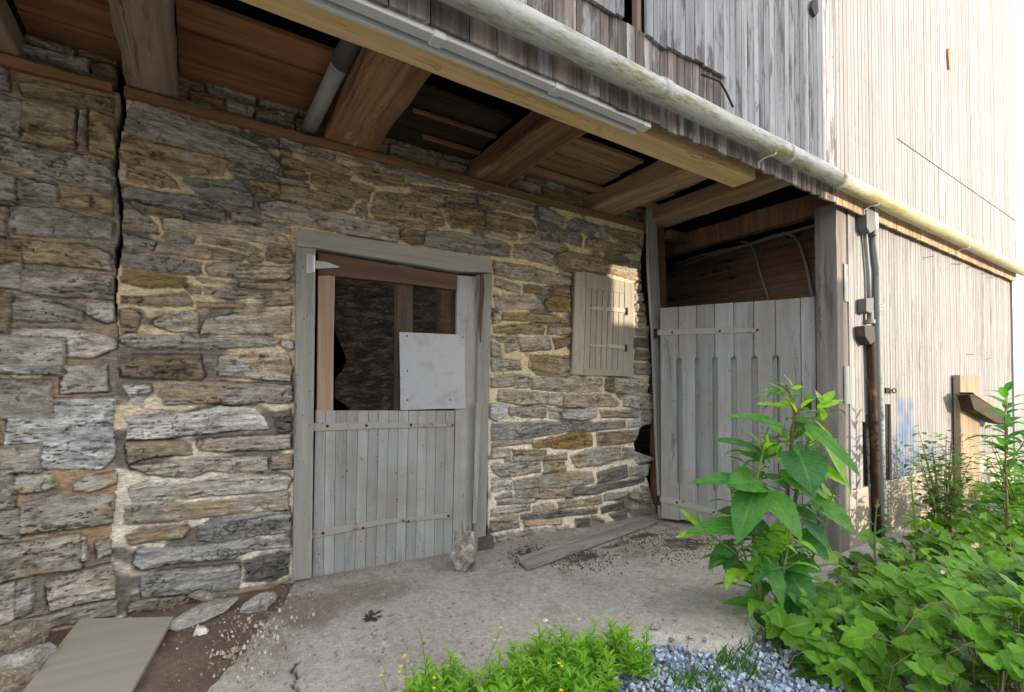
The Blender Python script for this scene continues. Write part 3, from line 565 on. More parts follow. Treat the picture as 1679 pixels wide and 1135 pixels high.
for pts, st, pin in (((690,468, 800,463, 930,478, 940,482, 940,502, 930,503, 800,488, 690,476), ((800,475),), (938,495)), ((700,700, 850,700, 925,706, 935,710, 935,728, 925,729, 800,718, 700,708), ((820,710),), (933,722))):
    h = Q(MB(), zz(o8, K8, pts), yS-.002, .006).build('strap_hinge', M_STRAPC, SH, .001)
    for x, y in st: stud(MB(), WY(o8[0]+x/K8, o8[1]+y/K8, yS-.002), (0, -1, 0), .007, .005).build('rivet', M_IRON, h)
    c = WY(o8[0]+pin[0]/K8, o8[1]+pin[1]/K8, yS-.012); MB().tube([c-Vector((0, 0, .035)), c+Vector((0, 0, .035))], .011, 8).build('pintle', M_IRON, h)
# ------------------------------------------------------------------ overhead timbers
for x0, x1, lb in ((-3.2, JX-.03, 'short brown wall plate timber left of the vertical crack'), (JX+.02, 3.9, 'long brown wall plate timber laid along the top of the stone wall above the door')):
    mb = MB(); n = 14
    mb.beam((x0, WALL+.03, 1.617), (x1, WALL+.03, 1.617), .14, .05, wob=.004, n=n); tag(mb.build('wall_plate', M_PLATE, None, .004), lb, 'beam', 'wall plates')
def joist(x0, x1, mat, lb, zb=1.655, h=.15, y0=1.97, y1=3.62):
    w = x1-x0; mb = MB(); mb.beam(((x0+x1)/2, y0, zb+h/2), ((x0+x1)/2, y1, zb+h/2), w, h, wob=.008, n=9)
    return tag(mb.build('ceiling_joist', mat, None, .012), lb, 'joist', 'hewn joists under the overhang')
joist(-1.10, -.765, M_JOISTP, 'grey brown hewn joist at the far left corner of the ceiling')
joist(-.346, -.112, M_JOISTP, 'grey brown rough joist above the vertical crack in the wall')
joist(.70, 1.04, M_JOIST, 'wide dark brown joist right of the grey drain pipe', h=.17)
joist(1.836, 2.136, M_JOIST, 'dark brown joist with split edge over the right door jamb', h=.16)
joist(3.11, 3.42, M_JOISTL, 'pale brown hewn joist above the wall shutter', h=.16)
joist(3.86, 4.14, M_JOISTL, 'pale flat joist over the gate, nearest the barn corner', h=.15, y0=1.86)
FB = thing('front_beam', (0, 2.0, 1.5), 'long tan painted beam carrying the joists, with bolt heads on its underside', 'beam')
mb = MB(); mb.beam((-3.2, 2.015, 1.562), (3.36, 2.015, 1.562), .17, .175, wob=.003, n=20); mb.build('beam_body', M_TAN, FB, .006)
for px, py in ((718, 110), (982, 212), (1012, 219), (1193, 296)):
    w = WZ(px, py, 1.474); stud(MB(), w, (0, 0, -1), .017, .016, 10).build('bolt_head', M_TAN, FB, .001)
CH = thing('metal_channel', (0, 1.88, 1.45), 'long white metal trunking fixed under the front edge of the tan beam', 'metal trunking')
xe = WY(1062, 205, 1.85).x
MB().box(-3.2, xe-.06, 1.825, 1.882, 1.448, 1.478).build('cover', M_WHITE, CH, .004)
MB().box(-3.2, xe-.05, 1.8825, 1.9045, 1.466, 1.474).build('groove', M_BLACK, CH)
MB().box(-3.2, xe-.03, 1.905, 1.926, 1.440, 1.473).build('back_rail', M_WHITE, CH, .003)
for px in (716, 912):
    x = WY(px, 100, 1.85).x; MB().box(x-.025, x+.03, 1.820, 1.886, 1.440, 1.479).build('joint_clip', M_WHITE, CH, .003)
MB().box(xe-.058, xe, 1.822, 1.886, 1.443, 1.480).build('end_cap', M_WHITE, CH, .006)
PV = thing('drain_pipe', (.6, 3.2, 1.7), 'grey plastic drain pipe running between the joists above the wall', 'pipe')
MB().tube([(.60, 3.50, 1.70), (.655, 2.62, 1.80)], .047, 20).build('pipe_body', M_PVC, PV, smooth=True)
MB().tube([(.648, 2.74, 1.787), (.668, 2.42, 1.823)], .053, 20).build('collar', M_BOX, PV, smooth=True)
# ------------------------------------------------------------------ the barn
BN = thing('barn', (4.5, 1.9, gz(4.5, 1.9)), 'tall weathered barn with white vertical board siding and an overhang along its front', 'barn')
CXR = 9.80
mb = MB(); ybs = [2.76, 3.0, 3.26, 3.66]
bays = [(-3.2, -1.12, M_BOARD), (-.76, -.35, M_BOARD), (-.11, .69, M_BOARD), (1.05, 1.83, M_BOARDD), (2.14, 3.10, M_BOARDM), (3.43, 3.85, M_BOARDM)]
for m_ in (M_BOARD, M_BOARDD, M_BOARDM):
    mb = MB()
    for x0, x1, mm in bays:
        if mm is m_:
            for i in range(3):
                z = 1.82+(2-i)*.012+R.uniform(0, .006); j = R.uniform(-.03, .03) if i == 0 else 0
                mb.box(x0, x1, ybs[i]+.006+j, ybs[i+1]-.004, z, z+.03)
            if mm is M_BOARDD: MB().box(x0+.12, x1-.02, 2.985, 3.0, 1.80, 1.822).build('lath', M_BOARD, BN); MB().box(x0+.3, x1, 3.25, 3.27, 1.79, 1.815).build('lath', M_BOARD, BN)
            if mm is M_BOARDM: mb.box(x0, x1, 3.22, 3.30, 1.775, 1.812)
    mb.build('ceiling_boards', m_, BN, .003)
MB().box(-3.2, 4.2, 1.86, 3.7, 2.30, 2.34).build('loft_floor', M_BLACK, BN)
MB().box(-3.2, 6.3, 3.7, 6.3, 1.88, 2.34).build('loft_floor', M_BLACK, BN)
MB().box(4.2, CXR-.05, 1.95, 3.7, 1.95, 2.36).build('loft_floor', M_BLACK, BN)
# siding
def boards(mb, x0, x1, z0, z1, y, w, t=.02, rag=.012, jw=.15, zf=None, skip=None):
    x = x0
    while x < x1-.01:
        ww = w*R.uniform(1-jw, 1+jw); xa, xb = x, min(x+ww, x1)
        if not (skip and skip(xa, xb)):
            lo = (z0(xa) if callable(z0) else z0); a = lo+R.uniform(-rag, rag); c = a+R.uniform(-rag, rag)*.6
            hi = (z1(xa) if callable(z1) else z1); yy = y+R.uniform(0, .002)
            g_ = .0026; mb.prism([(xa+g_, yy, a), (xb-g_, yy, c), (xb-g_, yy, hi), (xa+g_, yy, hi)], (0, t, 0))
        x += ww
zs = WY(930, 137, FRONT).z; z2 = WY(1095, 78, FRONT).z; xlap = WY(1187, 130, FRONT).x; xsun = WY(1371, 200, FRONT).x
mb = MB(); boards(mb, -3.2, WY(1000, 100, FRONT).x, zs, z2+.012, FRONT+.004, .16, rag=.005); boards(mb, WY(1000, 100, FRONT).x, xsun, lambda x: zs-.004, lambda x: z2+.012 if x < xlap else zs+.28, FRONT+.004, .072, rag=.008)
mb.build('skirt_boards', M_SKIRT, BN, .0025)
mb = MB(); boards(mb, xsun, CXR, lambda x: zs-.008, zs+.26, FRONT+.004, .10, rag=.004); mb.build('skirt_boards', M_SKIRTSUN, BN, .0025)
hx0, hx1 = WY(1020, 40, FRONT).x, WY(1056, 40, FRONT).x
mb = MB()
def sk(a, b): return b > hx0+.01 and a < hx1-.01
boards(mb, -3.2, hx0, z2, 7.2, FRONT-.020, .075, rag=.006)
boards(mb, hx0, hx1, z2+1.0, 7.2, FRONT-.020, .06, rag=.01)
boards(mb, hx1, WY(1100, 60, FRONT).x, lambda x: z2-.01, 7.2, FRONT-.020, .055, rag=.02)
boards(mb, WY(1100, 60, FRONT).x, xlap, z2, 7.2, FRONT-.020, .10, rag=.008)
mb.build('upper_siding', M_SIDESHADE, BN, .0025)
mb = MB(); boards(mb, xlap, xsun, zs+.19, 7.2, FRONT-.002, .068, rag=0, jw=.08); mb.build('upper_siding', M_SIDESHADE, BN, .0025)
mb = MB(); seam = WY(1468, 225, FRONT).z
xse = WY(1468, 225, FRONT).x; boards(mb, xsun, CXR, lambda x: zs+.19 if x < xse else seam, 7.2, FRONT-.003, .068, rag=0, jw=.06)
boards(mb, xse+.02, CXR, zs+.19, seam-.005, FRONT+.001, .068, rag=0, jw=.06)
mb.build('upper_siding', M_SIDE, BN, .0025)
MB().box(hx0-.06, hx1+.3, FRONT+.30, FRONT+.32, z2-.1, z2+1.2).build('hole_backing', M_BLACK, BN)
MB().box(hx1-.03, hx1, FRONT+.02, FRONT+.06, z2, z2+1.1).build('hole_stud', M_PINK, BN)
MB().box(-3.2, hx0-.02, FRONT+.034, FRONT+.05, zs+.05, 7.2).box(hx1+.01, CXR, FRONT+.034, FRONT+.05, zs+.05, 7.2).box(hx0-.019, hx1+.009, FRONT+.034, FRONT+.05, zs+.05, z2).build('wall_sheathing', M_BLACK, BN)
yL = 1.86; xc = WY(1393, 500, yL).x; zf = WY(1460, 787, yL).z
mb = MB()
slot = (WY(1453, 700, yL).x, WY(1460, 700, yL).x); gap = (WY(1416, 740, yL).x, WY(1427, 740, yL).x)
def lowz(x):
    if slot[0]-.02 < x < slot[1]-.02: return WY(1456, 664, yL).z
    if gap[0]-.04 < x < gap[1]-.01: return WY(1420, 690, yL).z+R.uniform(-.1, .1)
    return zf
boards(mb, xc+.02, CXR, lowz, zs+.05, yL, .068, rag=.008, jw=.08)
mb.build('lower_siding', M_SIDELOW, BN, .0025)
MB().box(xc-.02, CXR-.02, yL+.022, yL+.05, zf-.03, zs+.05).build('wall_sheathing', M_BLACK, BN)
MB().box(xc-.05, CXR-.01, yL-.004, yL+.3, -1.6, zf-.006).build('foundation', M_CONC, BN, .01)
xp0, xp1 = WY(1374, 500, yL).x, xc-.03
mb = MB(); mb.beam(((xp0+xp1)/2, yL+.09, -1.4), ((xp0+xp1)/2, yL+.09, 1.52), .17, xp1-xp0, wob=.004, n=12, up=(1, 0, 0)); mb.build('corner_post', M_POST, BN, .006)
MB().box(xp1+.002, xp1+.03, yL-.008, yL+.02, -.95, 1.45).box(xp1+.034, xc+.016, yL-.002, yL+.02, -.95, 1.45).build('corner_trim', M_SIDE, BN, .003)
mb = MB()
for py in (432, 600):   # tin patches nailed over the post edge
    a = WY(1383, py, yL); MB().box(a.x, xp1+.001, yL-.005, yL-.001, a.z-.32, a.z).build('tin_patch', M_COND, BN)
MB().box(WY(1358, 500, 2.15).x, WY(1373, 500, 2.15).x, 2.10, 2.2, -1.4, 1.7).build('inner_jamb', M_BROWNP, BN, .005)
mb = MB(); mb.beam((4.62, 1.95, 1.60), (4.62, 3.9, 1.60), .12, .2, wob=.006, n=6); mb.build('header', M_BROWNP, BN, .008)
# the dark bay behind the gate
XI = 6.15; mb = MB(); z = -1.5
while z < 1.9:
    h = R.uniform(.2, .3); mb.box(XI+R.uniform(0, .006), XI+.03, 1.96, 6.2, z+.003, min(z+h, 1.9)-.003); z += h
mb.build('inner_boards', M_INNER, BN, .004)
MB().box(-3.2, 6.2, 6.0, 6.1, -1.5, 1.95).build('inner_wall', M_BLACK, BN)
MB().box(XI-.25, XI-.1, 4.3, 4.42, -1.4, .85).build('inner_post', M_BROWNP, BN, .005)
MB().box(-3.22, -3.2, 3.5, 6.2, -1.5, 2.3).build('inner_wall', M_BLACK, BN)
mb = MB(); mb.prism([(-3.3, 1.55, 7.0), (-3.3, 1.55, 7.1), (-3.3, 6.0, 10.1), (-3.3, 10.5, 7.1), (-3.3, 10.5, 7.0), (-3.3, 6.0, 10.0)], (CXR+3.4, 0, 0)); mb.build('roof', M_BOX, BN)
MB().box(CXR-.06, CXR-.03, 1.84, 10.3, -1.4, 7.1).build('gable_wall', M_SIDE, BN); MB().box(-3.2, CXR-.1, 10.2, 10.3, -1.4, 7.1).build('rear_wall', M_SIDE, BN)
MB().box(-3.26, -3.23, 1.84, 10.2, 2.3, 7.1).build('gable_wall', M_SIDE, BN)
# ------------------------------------------------------------------ gutter
GT = thing('gutter_pipe', (3, 1.73, 1.6), 'long round grey green pipe running across the barn siding above the overhang', 'pipe')
yg = FRONT-.075; zg = .922*yg
MB().tube([(-3.2+i*.65, yg, zg+.004*math.sin(i*1.3)) for i in range(21)], .062, 28).build('pipe_body', M_GUT, GT, smooth=True)
for px in (1085, 1288, 1372):
    x = WY(px, 200, yg).x; MB().tube([(x-.03, yg, zg), (x+.03, yg, zg)], .0655, 28, cap=True).build('joint_sleeve', M_GUT, GT, smooth=True)
for px in (1262, 1432, 1580):
    x = WY(px, 260, yg).x; MB().tube([(x+.04, yg-.03, zg+.02), (x+.02, yg-.03, zg-.065), (x, yg+.03, zg-.07), (x-.01, FRONT-.005, zg-.09), (x-.01, FRONT-.008, zg-.13)], .006, 8).build('hook_bracket', M_WHITE, GT, smooth=True)
mb = MB(); mb.tube([WY(1150, 122, FRONT-.03), WY(1180, 133, FRONT-.03), WY(1190, 150, FRONT-.03), WY(1202, 176, FRONT-.03)], .007, 8)
tag(mb.build('cable', M_IRON, smooth=True), 'short dark cable end bending down from the siding lap onto the round pipe', 'cable')
mb = MB(); mb.prism([WY(1333, 0, FRONT-.03), WY(1341, 0, FRONT-.03), WY(1342, 20, FRONT-.03), WY(1337, 27, FRONT-.03), WY(1331, 12, FRONT-.03)], (0, .02, 0))  # dark plate standing in for a hole in the siding
tag(mb.build('siding_hole_plate', M_IRON), 'small dark plate standing in for a hole high on the grey siding left of the sunlit edge', 'bracket')
mb = MB(); mb.prism([WY(1555, 80, FRONT-.02), WY(1558, 78, FRONT-.02), WY(1562, 112, FRONT-.02), WY(1557, 114, FRONT-.02), WY(1555, 90, FRONT-.02)], (0, .015, 0))
tag(mb.build('siding_vent_slit', M_RAW), 'lone split knot of bare wood high on the sunlit siding', 'wood splinter')
# ------------------------------------------------------------------ conduits on the lower siding
yC = yL-.03
J1 = thing('junction_box', WY(1430, 362, yC), 'dark grey electrical box under the round pipe at the top of the conduit', 'electrical box')
Q(MB(), [(1421, 341), (1434, 338), (1437, 376), (1427, 383), (1422, 374)], yC-.05, .08).build('box_body', M_BOX, J1, .006)
Q(MB(), [(1434.5, 338), (1440, 342), (1441, 373), (1437.5, 376)], yC-.045, .07).build('box_cover', M_WHITE, J1, .003)
b0 = WY(1431, 381, yC-.01); MB().tube([b0+Vector((0, 0, .04)), b0-Vector((0, 0, .03))], .03, 12).build('box_neck', M_BOX, J1)
J2 = thing('junction_box', WY(1427, 500, yC), 'grey conduit elbow box half way up the siding beside the tall conduit', 'electrical box')
Q(MB(), [(1421, 489), (1433, 488), (1433, 510), (1428, 514), (1421, 511)], yC-.045, .07).build('box_body', M_BOX, J2, .006)
c = WY(1427, 514, yC-.01); MB().tube([c+Vector((0, 0, .03)), c-Vector((0, 0, .05)), c-Vector((0, 0, .06)), c-Vector((0, 0, .09))], [.025, .025, .036, .036], 12).build('box_neck', M_COND, J2)
C1 = thing('conduit', WY(1447, 800, yC), 'tall grey green conduit running down the siding from the upper electrical box', 'conduit', 'conduits on the siding')
MB().tube([WY(x, y, yC) for x, y in ((1431, 382), (1434, 410), (1438, 440), (1439, 520), (1441, 620), (1444, 720), (1448, 830), (1449, 880))], .026, 14).build('pipe_body', M_COND, C1, smooth=True)
for y_ in (623, 683, 792): c = WY(1441+(y_-620)*.035, y_, yC); MB().tube([c-Vector((0, 0, .03)), c+Vector((0, 0, .03))], .032, 14).build('coupling', M_COND, C1)
C2 = thing('conduit', WY(1424, 488, yC), 'thin grey conduit from beside the upper box down into the elbow box', 'conduit', 'conduits on the siding')
MB().tube([WY(x, y, yC+.005) for x, y in ((1416, 352), (1420, 400), (1424, 450), (1425, 492))], .018, 12).build('pipe_body', M_COND, C2, smooth=True)
C3 = thing('rusty_pipe', WY(1432, 800, yC), 'thick rusty black pipe beside the conduit below the elbow box', 'pipe')
MB().tube([WY(x, y, yC-.01) for x, y in ((1427, 535), (1429, 600), (1431, 680), (1435, 760), (1438, 880))], .034, 16).build('pipe_body', M_RUST, C3, smooth=True)
Q(MB(), [(1418, 534), (1434, 534), (1436, 560), (1428, 566), (1419, 552)], yC-.05, .08).build('pipe_hood', M_IRON, C3, .01)
mb = MB(); mb.tube([WY(x, y, yL-.02) for x, y in ((1436, 505), (1444, 503), (1452, 499))], .006, 6); mb.tube([WY(1442, 509, yL-.01), WY(1450, 505, yL-.03)], .004, 6)
tag(mb.build('wire_tie', M_GALV), 'short twisted wire beside the elbow box on the siding', 'wire')
HS = thing('hasp', WY(1460, 641, yL), 'small rusty staple and ring on the white siding', 'hasp')
Q(MB(), [(1453, 636), (1460, 636), (1460, 645), (1453, 645)], yL-.012, .012).build('plate', M_RUST, HS)
c = WY(1466, 641, yL-.03); MB().tube([c+Vector((.045*math.cos(t), 0, .02*math.sin(t))) for t in [i*math.pi/6 for i in range(13)]], .006, 6, cap=False).build('ring', M_RUST, HS)
mb = MB()
for x, y, dx, dy in ((1513, 423, 18, -3), (1560, 433, 18, 0), (1585, 440, 18, -6), (1608, 449, 16, -3), (1622, 456, 16, -3), (1585, 581, 12, 0), (1616, 590, 9, -3)):
    a = WY(x, y, yL-.004); c = WY(x+dx, y+dy, yL-.012); mb.tube([a, c], .003, 5)
tag(mb.build('nail_scraps', M_RUST), 'scattered bent nails and wire bits sticking out of the sunlit lower siding', 'nails', None, 'stuff')
# ------------------------------------------------------------------ gate
GH = Vector((3.90, 3.25, 0)); GE = Vector((4.55, 2.09, 0)); gd = (GE-GH).normalized(); gn = Vector((-gd.y, gd.x, 0)); gn = gn if gn.y > 0 else -gn
def RG(px, py, off=0.):
    r = ray(px, py); P0 = GH - gn*off; return r*(P0.dot(gn)/r.dot(gn))
def gloc(px, py, off=0.): p = RG(px, py, off)-GH; return p.dot(gd), p.z
def GPt(s, z, off=0.): return GH+gd*s-gn*off+Vector((0, 0, z))
GA = thing('barn_gate', (4.2, 2.7, gz(4.2, 2.7)), 'tall grey plank gate with six long round-topped slots, standing between wall and barn corner', 'gate')
edges = [gloc(x, 560)[0] for x in (1083, 1113.5, 1143, 1172.5, 1203.5, 1236, 1271.5, 1313, 1337.5)]
slots = [(gloc(x, 620)[0], gloc(x+w, 620)[0]) for x, w in ((1110, 9), (1140, 8), (1168.5, 8.5), (1199, 9.5), (1232, 11), (1266.5, 12))]
s_top = gloc(1113, 587)[1]; s_bot = [gloc(1115, 790)[1], gloc(1146, 794)[1], -1.0, -1.02, -1.02, -1.0]
def ztop(s): return .768+.0*s
mb = MB()
for i in range(8):
    a, c = edges[i]+.003, edges[i+1]-.003; zb = -1.335+R.uniform(-.01, .01)-(.02 if i > 3 else 0); pts = []
    zt = gloc(1083+(1337-1083)*i/8, 505-(18)*i/8)[1]+R.uniform(-.006, .006)
    pts += [(a, zb), (c, zb)]
    if i < 6:      # notch on the right side
        l = slots[i][0]; r_ = (slots[i][1]-slots[i][0])/2; zb2 = s_bot[i]
        pts += [(c, zb2-r_*.9), (l+r_*.3, zb2-r_*.6), (l, zb2), (l, s_top-r_)]
        pts += [(l+r_-r_*math.cos(t), s_top-r_+r_*math.sin(t)) for t in (.5, 1.0, 1.5)]
    pts += [(c, s_top if i < 6 else zt)] if i < 6 else []
    pts += [(c, zt), (a, zt)]
    if 0 < i < 7:
        rr = slots[i-1][1]; r_ = (slots[i-1][1]-slots[i-1][0])/2
        pts += [(a, s_top)] + [(rr-r_+r_*math.cos(t), s_top-r_+r_*math.sin(t)) for t in (1.3, .9, .4)]
        pts += [(rr, s_top-r_), (rr, s_bot[i-1]), (rr-r_*.3, s_bot[i-1]-r_*.6), (a, s_bot[i-1]-r_*.9)]
    mb.prism([GPt(s, z, .018) for s, z in pts], gn*.02)
mb.build('front_boards', M_GATE, GA, .002)
mb = MB()
for i in range(9):
    a = edges[0]+(edges[-1]-edges[0])*i/9; c = edges[0]+(edges[-1]-edges[0])*(i+1)/9
    mb.prism([GPt(a+.002, -1.3, -.03), GPt(c-.002, -1.3, -.03), GPt(c-.002, .73, -.03), GPt(a+.002, .73, -.03)], gn*.02)
mb.build('back_boards', M_GATE, GA, .002)
def gq(pts, off, t, name, mat, par, bev=0.):
    mb = MB(); mb.prism([RG(x, y, off) for x, y in pts], gn*t); return mb.build(name, mat, par, bev)
for pts, st in (([(1074, 541), (1160, 538), (1238, 538.5), (1245, 540.5), (1238, 545), (1160, 548), (1074, 550)], [(1102, 545), (1180, 543), (1242, 541)]), ([(1078, 815), (1100, 815), (1216, 848), (1214, 855), (1140, 836), (1079, 822)], [(1110, 824), (1170, 840)])):
    h = gq(pts, .026, .008, 'strap_hinge', M_STRAP, GA, .002)
    for x, y in st: stud(MB(), RG(x, y, .026), -gn, .011, .008).build('rivet', M_RUST, h)
    c = RG(pts[0][0]+1, pts[0][1]+5, .035); MB().tube([c-Vector((0, 0, .05)), c+Vector((0, 0, .04))], .016, 10).build('pintle', M_RUST, h)
gq([(1316, 659), (1331, 658), (1331, 672), (1316, 673)], .022, .006, 'latch_plate', M_IRON, GA)
PO = thing('gate_post', WY(1080, 850, 3.3), 'pale leaning board post beside the wall end, carrying the gate hinges', 'post')
mb = MB(); w = [WY(x, y, 3.30) for x, y in ((1062, 333), (1075, 336), (1079, 420), (1083, 500), (1084, 620), (1086, 740), (1089, 850), (1083, 850), (1076, 700), (1071, 560), (1063, 430))]; mb.prism(w, (0, .03, 0)); mb.build('face_board', M_PALE, PO, .003)
mb = MB(); w = [WY(x, y, 3.36) for x, y in ((1076, 336), (1086, 334), (1091, 420), (1094, 500), (1096, 850), (1082, 850), (1078, 500))]; mb.prism(w, (0, .12, 0)); mb.build('side_stud', M_BROWNP, PO, .004)
# stub beam end and stones beside the post
mb = MB(); mb.beam(WX(1092, 385, 4.15), WX(1092, 385, 4.15)+Vector((.5, .1, .05)), .12, .1, wob=.008, n=3); tag(mb.build('beam_stub', M_BROWNP, None, .008), 'broken brown beam end sticking out right of the leaning post', 'beam')
# conduits inside the bay
LC = [('thicker grey conduit arching over and dropping behind the right end of the gate', [(1096, 437), (1150, 418), (1225, 402), (1262, 388), (1288, 382), (1303, 388), (1313, 405), (1323, 440), (1333, 492)], .017),
      ('slimmer conduit dropping behind the middle of the gate', [(1100, 445), (1150, 425), (1190, 405), (1215, 396), (1229, 399), (1237, 412), (1247, 450), (1262, 495)], .012),
      ('straight grey pipe running along the top of the dark inner boards', [(1090, 443), (1180, 415), (1270, 388), (1350, 366)], .018)]
for lb, pts, r_ in LC:
    tag(MB().tube([WX(x, y, XI-.07) for x, y in pts], r_, 10).build('conduit', M_PALEC, smooth=True), lb, 'conduit', 'conduits inside the bay')
CL = 6.0
SKY, SUN, EXPO = .15, 2.1, 2.0
# ------------------------------------------------------------------ ground
def ground_mat(name, c1, c2, sc=6, bump=.5, spk=None, uscale=(1, 1, 1)):
    m = NT(name); p = m.pos(); n1 = m.noise(p, uscale, sc*.25, 6, .65); n2 = m.noise(p, uscale, sc*5, 6, .7); n3 = m.noise(p, uscale, sc*22, 3, .7)
    c = m.ramp(n1, [(.3, c1), (.7, c2)])
    if m.t: c = m.mix(1., c, m.ramp(n2, [(.3, .72), (.7, 1.22)]), 'MULTIPLY')
    c = m.mix(1., c, m.ramp(n3, [(.28, .55), (.5, 1.), (.75, 1.35)]), 'MULTIPLY')
    if spk:
        v = m.n('ShaderNodeTexVoronoi'); v.inputs['Scale'].default_value = spk; m.l(p, v.inputs['Vector'])
        k = m.ramp(v.outputs['Distance'], [(.12, 1.), (.22, 0.)]); wn = m.ramp(m.noise(p, uscale, spk*.6, 2), [(.5, 0.), (.6, 1.)])
        sh = m.n('ShaderNodeSeparateColor'); m.l(v.outputs['Color'], sh.inputs[0])
        c = m.mix(m.math('MULTIPLY', m.math('MULTIPLY', k, wn), .8), c, m.ramp(sh.outputs[0], [(.3, (.08, .08, .09)), (.6, (.45, .42, .38))]))
    return m, c, n2, n3
m, c, n2, n3 = ground_mat('yard_soil', (.27, .25, .22), (.38, .36, .32)); m.color(c); m.bump(m.math('ADD', n2, n3), .8, .02); M_GROUND = m.m
m, c, n2, n3 = ground_mat('apron_concrete', (.92, .92, .92), (1.08, 1.06, 1.03), 6, spk=95)
m.color(m.mix(1., c, m.attr('col').outputs['Color'], 'MULTIPLY')); m.bump(m.math('ADD', n2, n3), .55, .007); M_APRON = m.m
m, c, n2, n3 = ground_mat('loose_soil', (.17, .12, .088), (.25, .19, .14), 8, spk=70); m.color(c); m.bump(m.math('ADD', n2, n3), .9, .015); M_SOIL = m.m
# large sheet, falling gently, finer near the yard
xs = np.concatenate([[-400, -120, -40, -12], np.arange(-5, 12, .25), [14, 20, 40, 120, 400]]); ys = np.concatenate([[-400, -120, -40, -12], np.arange(-5, 7, .25), [9, 14, 40, 120, 400]])
X, Y = np.meshgrid(xs, ys); vgz = np.vectorize(gz)
Zg = vgz(X, np.maximum(Y, -3)) - .075 + .05*(fbm(X*1.3, Y*1.3, 91)-.5)
me = grid_mesh('ground', np.stack([X, Y, Zg], -1), np.ones((len(ys)-1, len(xs)-1), bool)); tag(link('ground', me, M_GROUND), kind='structure')
def XY(px, py): p = GP(px, py); return (p.x, p.y)
ap = [(JX+.0, 3.6), XY(480, 952), XY(462, 985), XY(430, 1020), XY(385, 1075), XY(345, 1120), XY(300, 1180), (-.1, .3), (.75, .0), XY(770, 1400), XY(800, 1190), XY(900, 1112), XY(985, 1068), XY(1080, 1042), XY(1140, 1050), XY(1205, 1060), XY(1248, 1030), XY(1262, 985), (3.3, 1.55), (4.3, 1.35), (6.3, 1.30), (6.3, 5.9), (JX+.0, 5.9)]
soilp = [[(-3.1, 3.5), XY(480, 950), XY(470, 985), XY(440, 1018), XY(400, 1068), XY(350, 1125), XY(300, 1190), (-.3, .3), (-3.1, .3)]]
st = .0125; x0, x1, y0, y1 = -.6, 6.3, .0, 3.75
X, Y = np.meshgrid(np.arange(x0, x1, st), np.arange(y0, y1, st)); sd = polysd(X+.05*(fbm(X*6, Y*6, 95)-.5)+.02*(fbm(X*30, Y*30, 96)-.5), Y+.05*(fbm(X*6+9, Y*6, 97)-.5), ap)
G0 = -1.265-.11*np.clip((X-.3)/3.7, 0, 1)-.012*(3.4-np.minimum(Y, 3.4))
Z = G0+.010*(fbm(X*2, Y*2, 98)-.5)+.006*(fbm(X*12, Y*12, 99)-.5)+.004*(fbm(X*45, Y*45, 100, 2)-.5)-.05*sstep(.03, -.03, sd)
Z += .03*sstep(3.28, 3.42, Y)*sstep(1.9, 2.1, X)
def blob(cx, cy, rx, ry, ang=0.):
    dx = X-cx; dy = Y-cy; u = dx*math.cos(ang)+dy*math.sin(ang); v = -dx*math.sin(ang)+dy*math.cos(ang); return np.exp(-((u/rx)**2+(v/ry)**2))
C = np.ones(X.shape+(1,))*np.array([.375, .35, .325])*(.85+.3*fbm(X*2.2, Y*2.2, 101))[..., None]
def paint(mask, col, amt=1.):
    global C
    k = np.clip(mask*amt, 0, 1)[..., None]; C = C*(1-k)+np.array(col)*k
nz = fbm(X*14, Y*14, 103, 5, .7); nz2 = fbm(X*4, Y*4, 104, 4)
a = XY(590, 975); paint(sstep(.25, .7, blob(*a, .35, .20)+.7*(nz2-.5)), (.205, .165, .13), .7)
a = XY(505, 1000); paint(sstep(.3, .7, blob(*a, .22, .28)+.8*(nz2-.5)), (.21, .165, .125), .8)
for (px, py, rx, ry) in ((945, 915, .26, .12), (868, 912, .14, .12), (1120, 893, .34, .17), (1010, 895, .3, .06), (1055, 880, .3, .08)):
    a = XY(px, py); k = sstep(.48, .62, blob(*a, rx, ry)*.9+(nz-.5)*1.5); paint(k, (.062, .045, .034), .95); Z += .012*k*nz
paint(sstep(3.15, 3.42, Y)*sstep(.3, .6, nz2)*1.0, (.20, .165, .13), .7)
paint(sstep(.16, .02, sd+.10*(nz2-.5))*(sd > -.2)*(X > 1.5), (.50, .48, .46), .6)
a = XY(1120, 985); paint(sstep(.4, .7, blob(*a, .4, .18)+.5*(nz2-.5)), (.25, .25, .26), .55)
paint(sstep(.60, .66, fbm(X*2.2+4, Y*2.6, 105, 5, .65)), (.24, .20, .17), .6)
paint(sstep(.86, .92, vn(X*55, Y*55, 121))*sstep(.4, .6, vn(X*5, Y*5, 122)), (.10, .085, .075), .8); paint(sstep(.88, .94, vn(X*48+7, Y*48, 123)), (.52, .50, .46), .6); paint(sstep(.55, .75, fbm(X*9, Y*9, 124, 4)), (.27, .235, .205), .55)
# hairline crack near the lower left
cr = [XY(488, 1085), XY(478, 1098), XY(490, 1108), XY(480, 1120), XY(493, 1140)]
for p, q in zip(cr, cr[1:]):
    ex, ey = q[0]-p[0], q[1]-p[1]; t = np.clip(((X-p[0])*ex+(Y-p[1])*ey)/(ex*ex+ey*ey), 0, 1); d = np.hypot(X-p[0]-t*ex, Y-p[1]-t*ey)
    paint(sstep(.010, .003, d), (.03, .028, .025)); Z -= .012*sstep(.012, .003, d)
keep = sd > -.03; mf = keep[:-1, :-1] & keep[1:, 1:]
me = grid_mesh('concrete_apron', np.stack([X, Y, Z], -1), mf, C, skirt=(0, 0, -.08)); tag(link('concrete_apron', me, M_APRON), kind='structure')
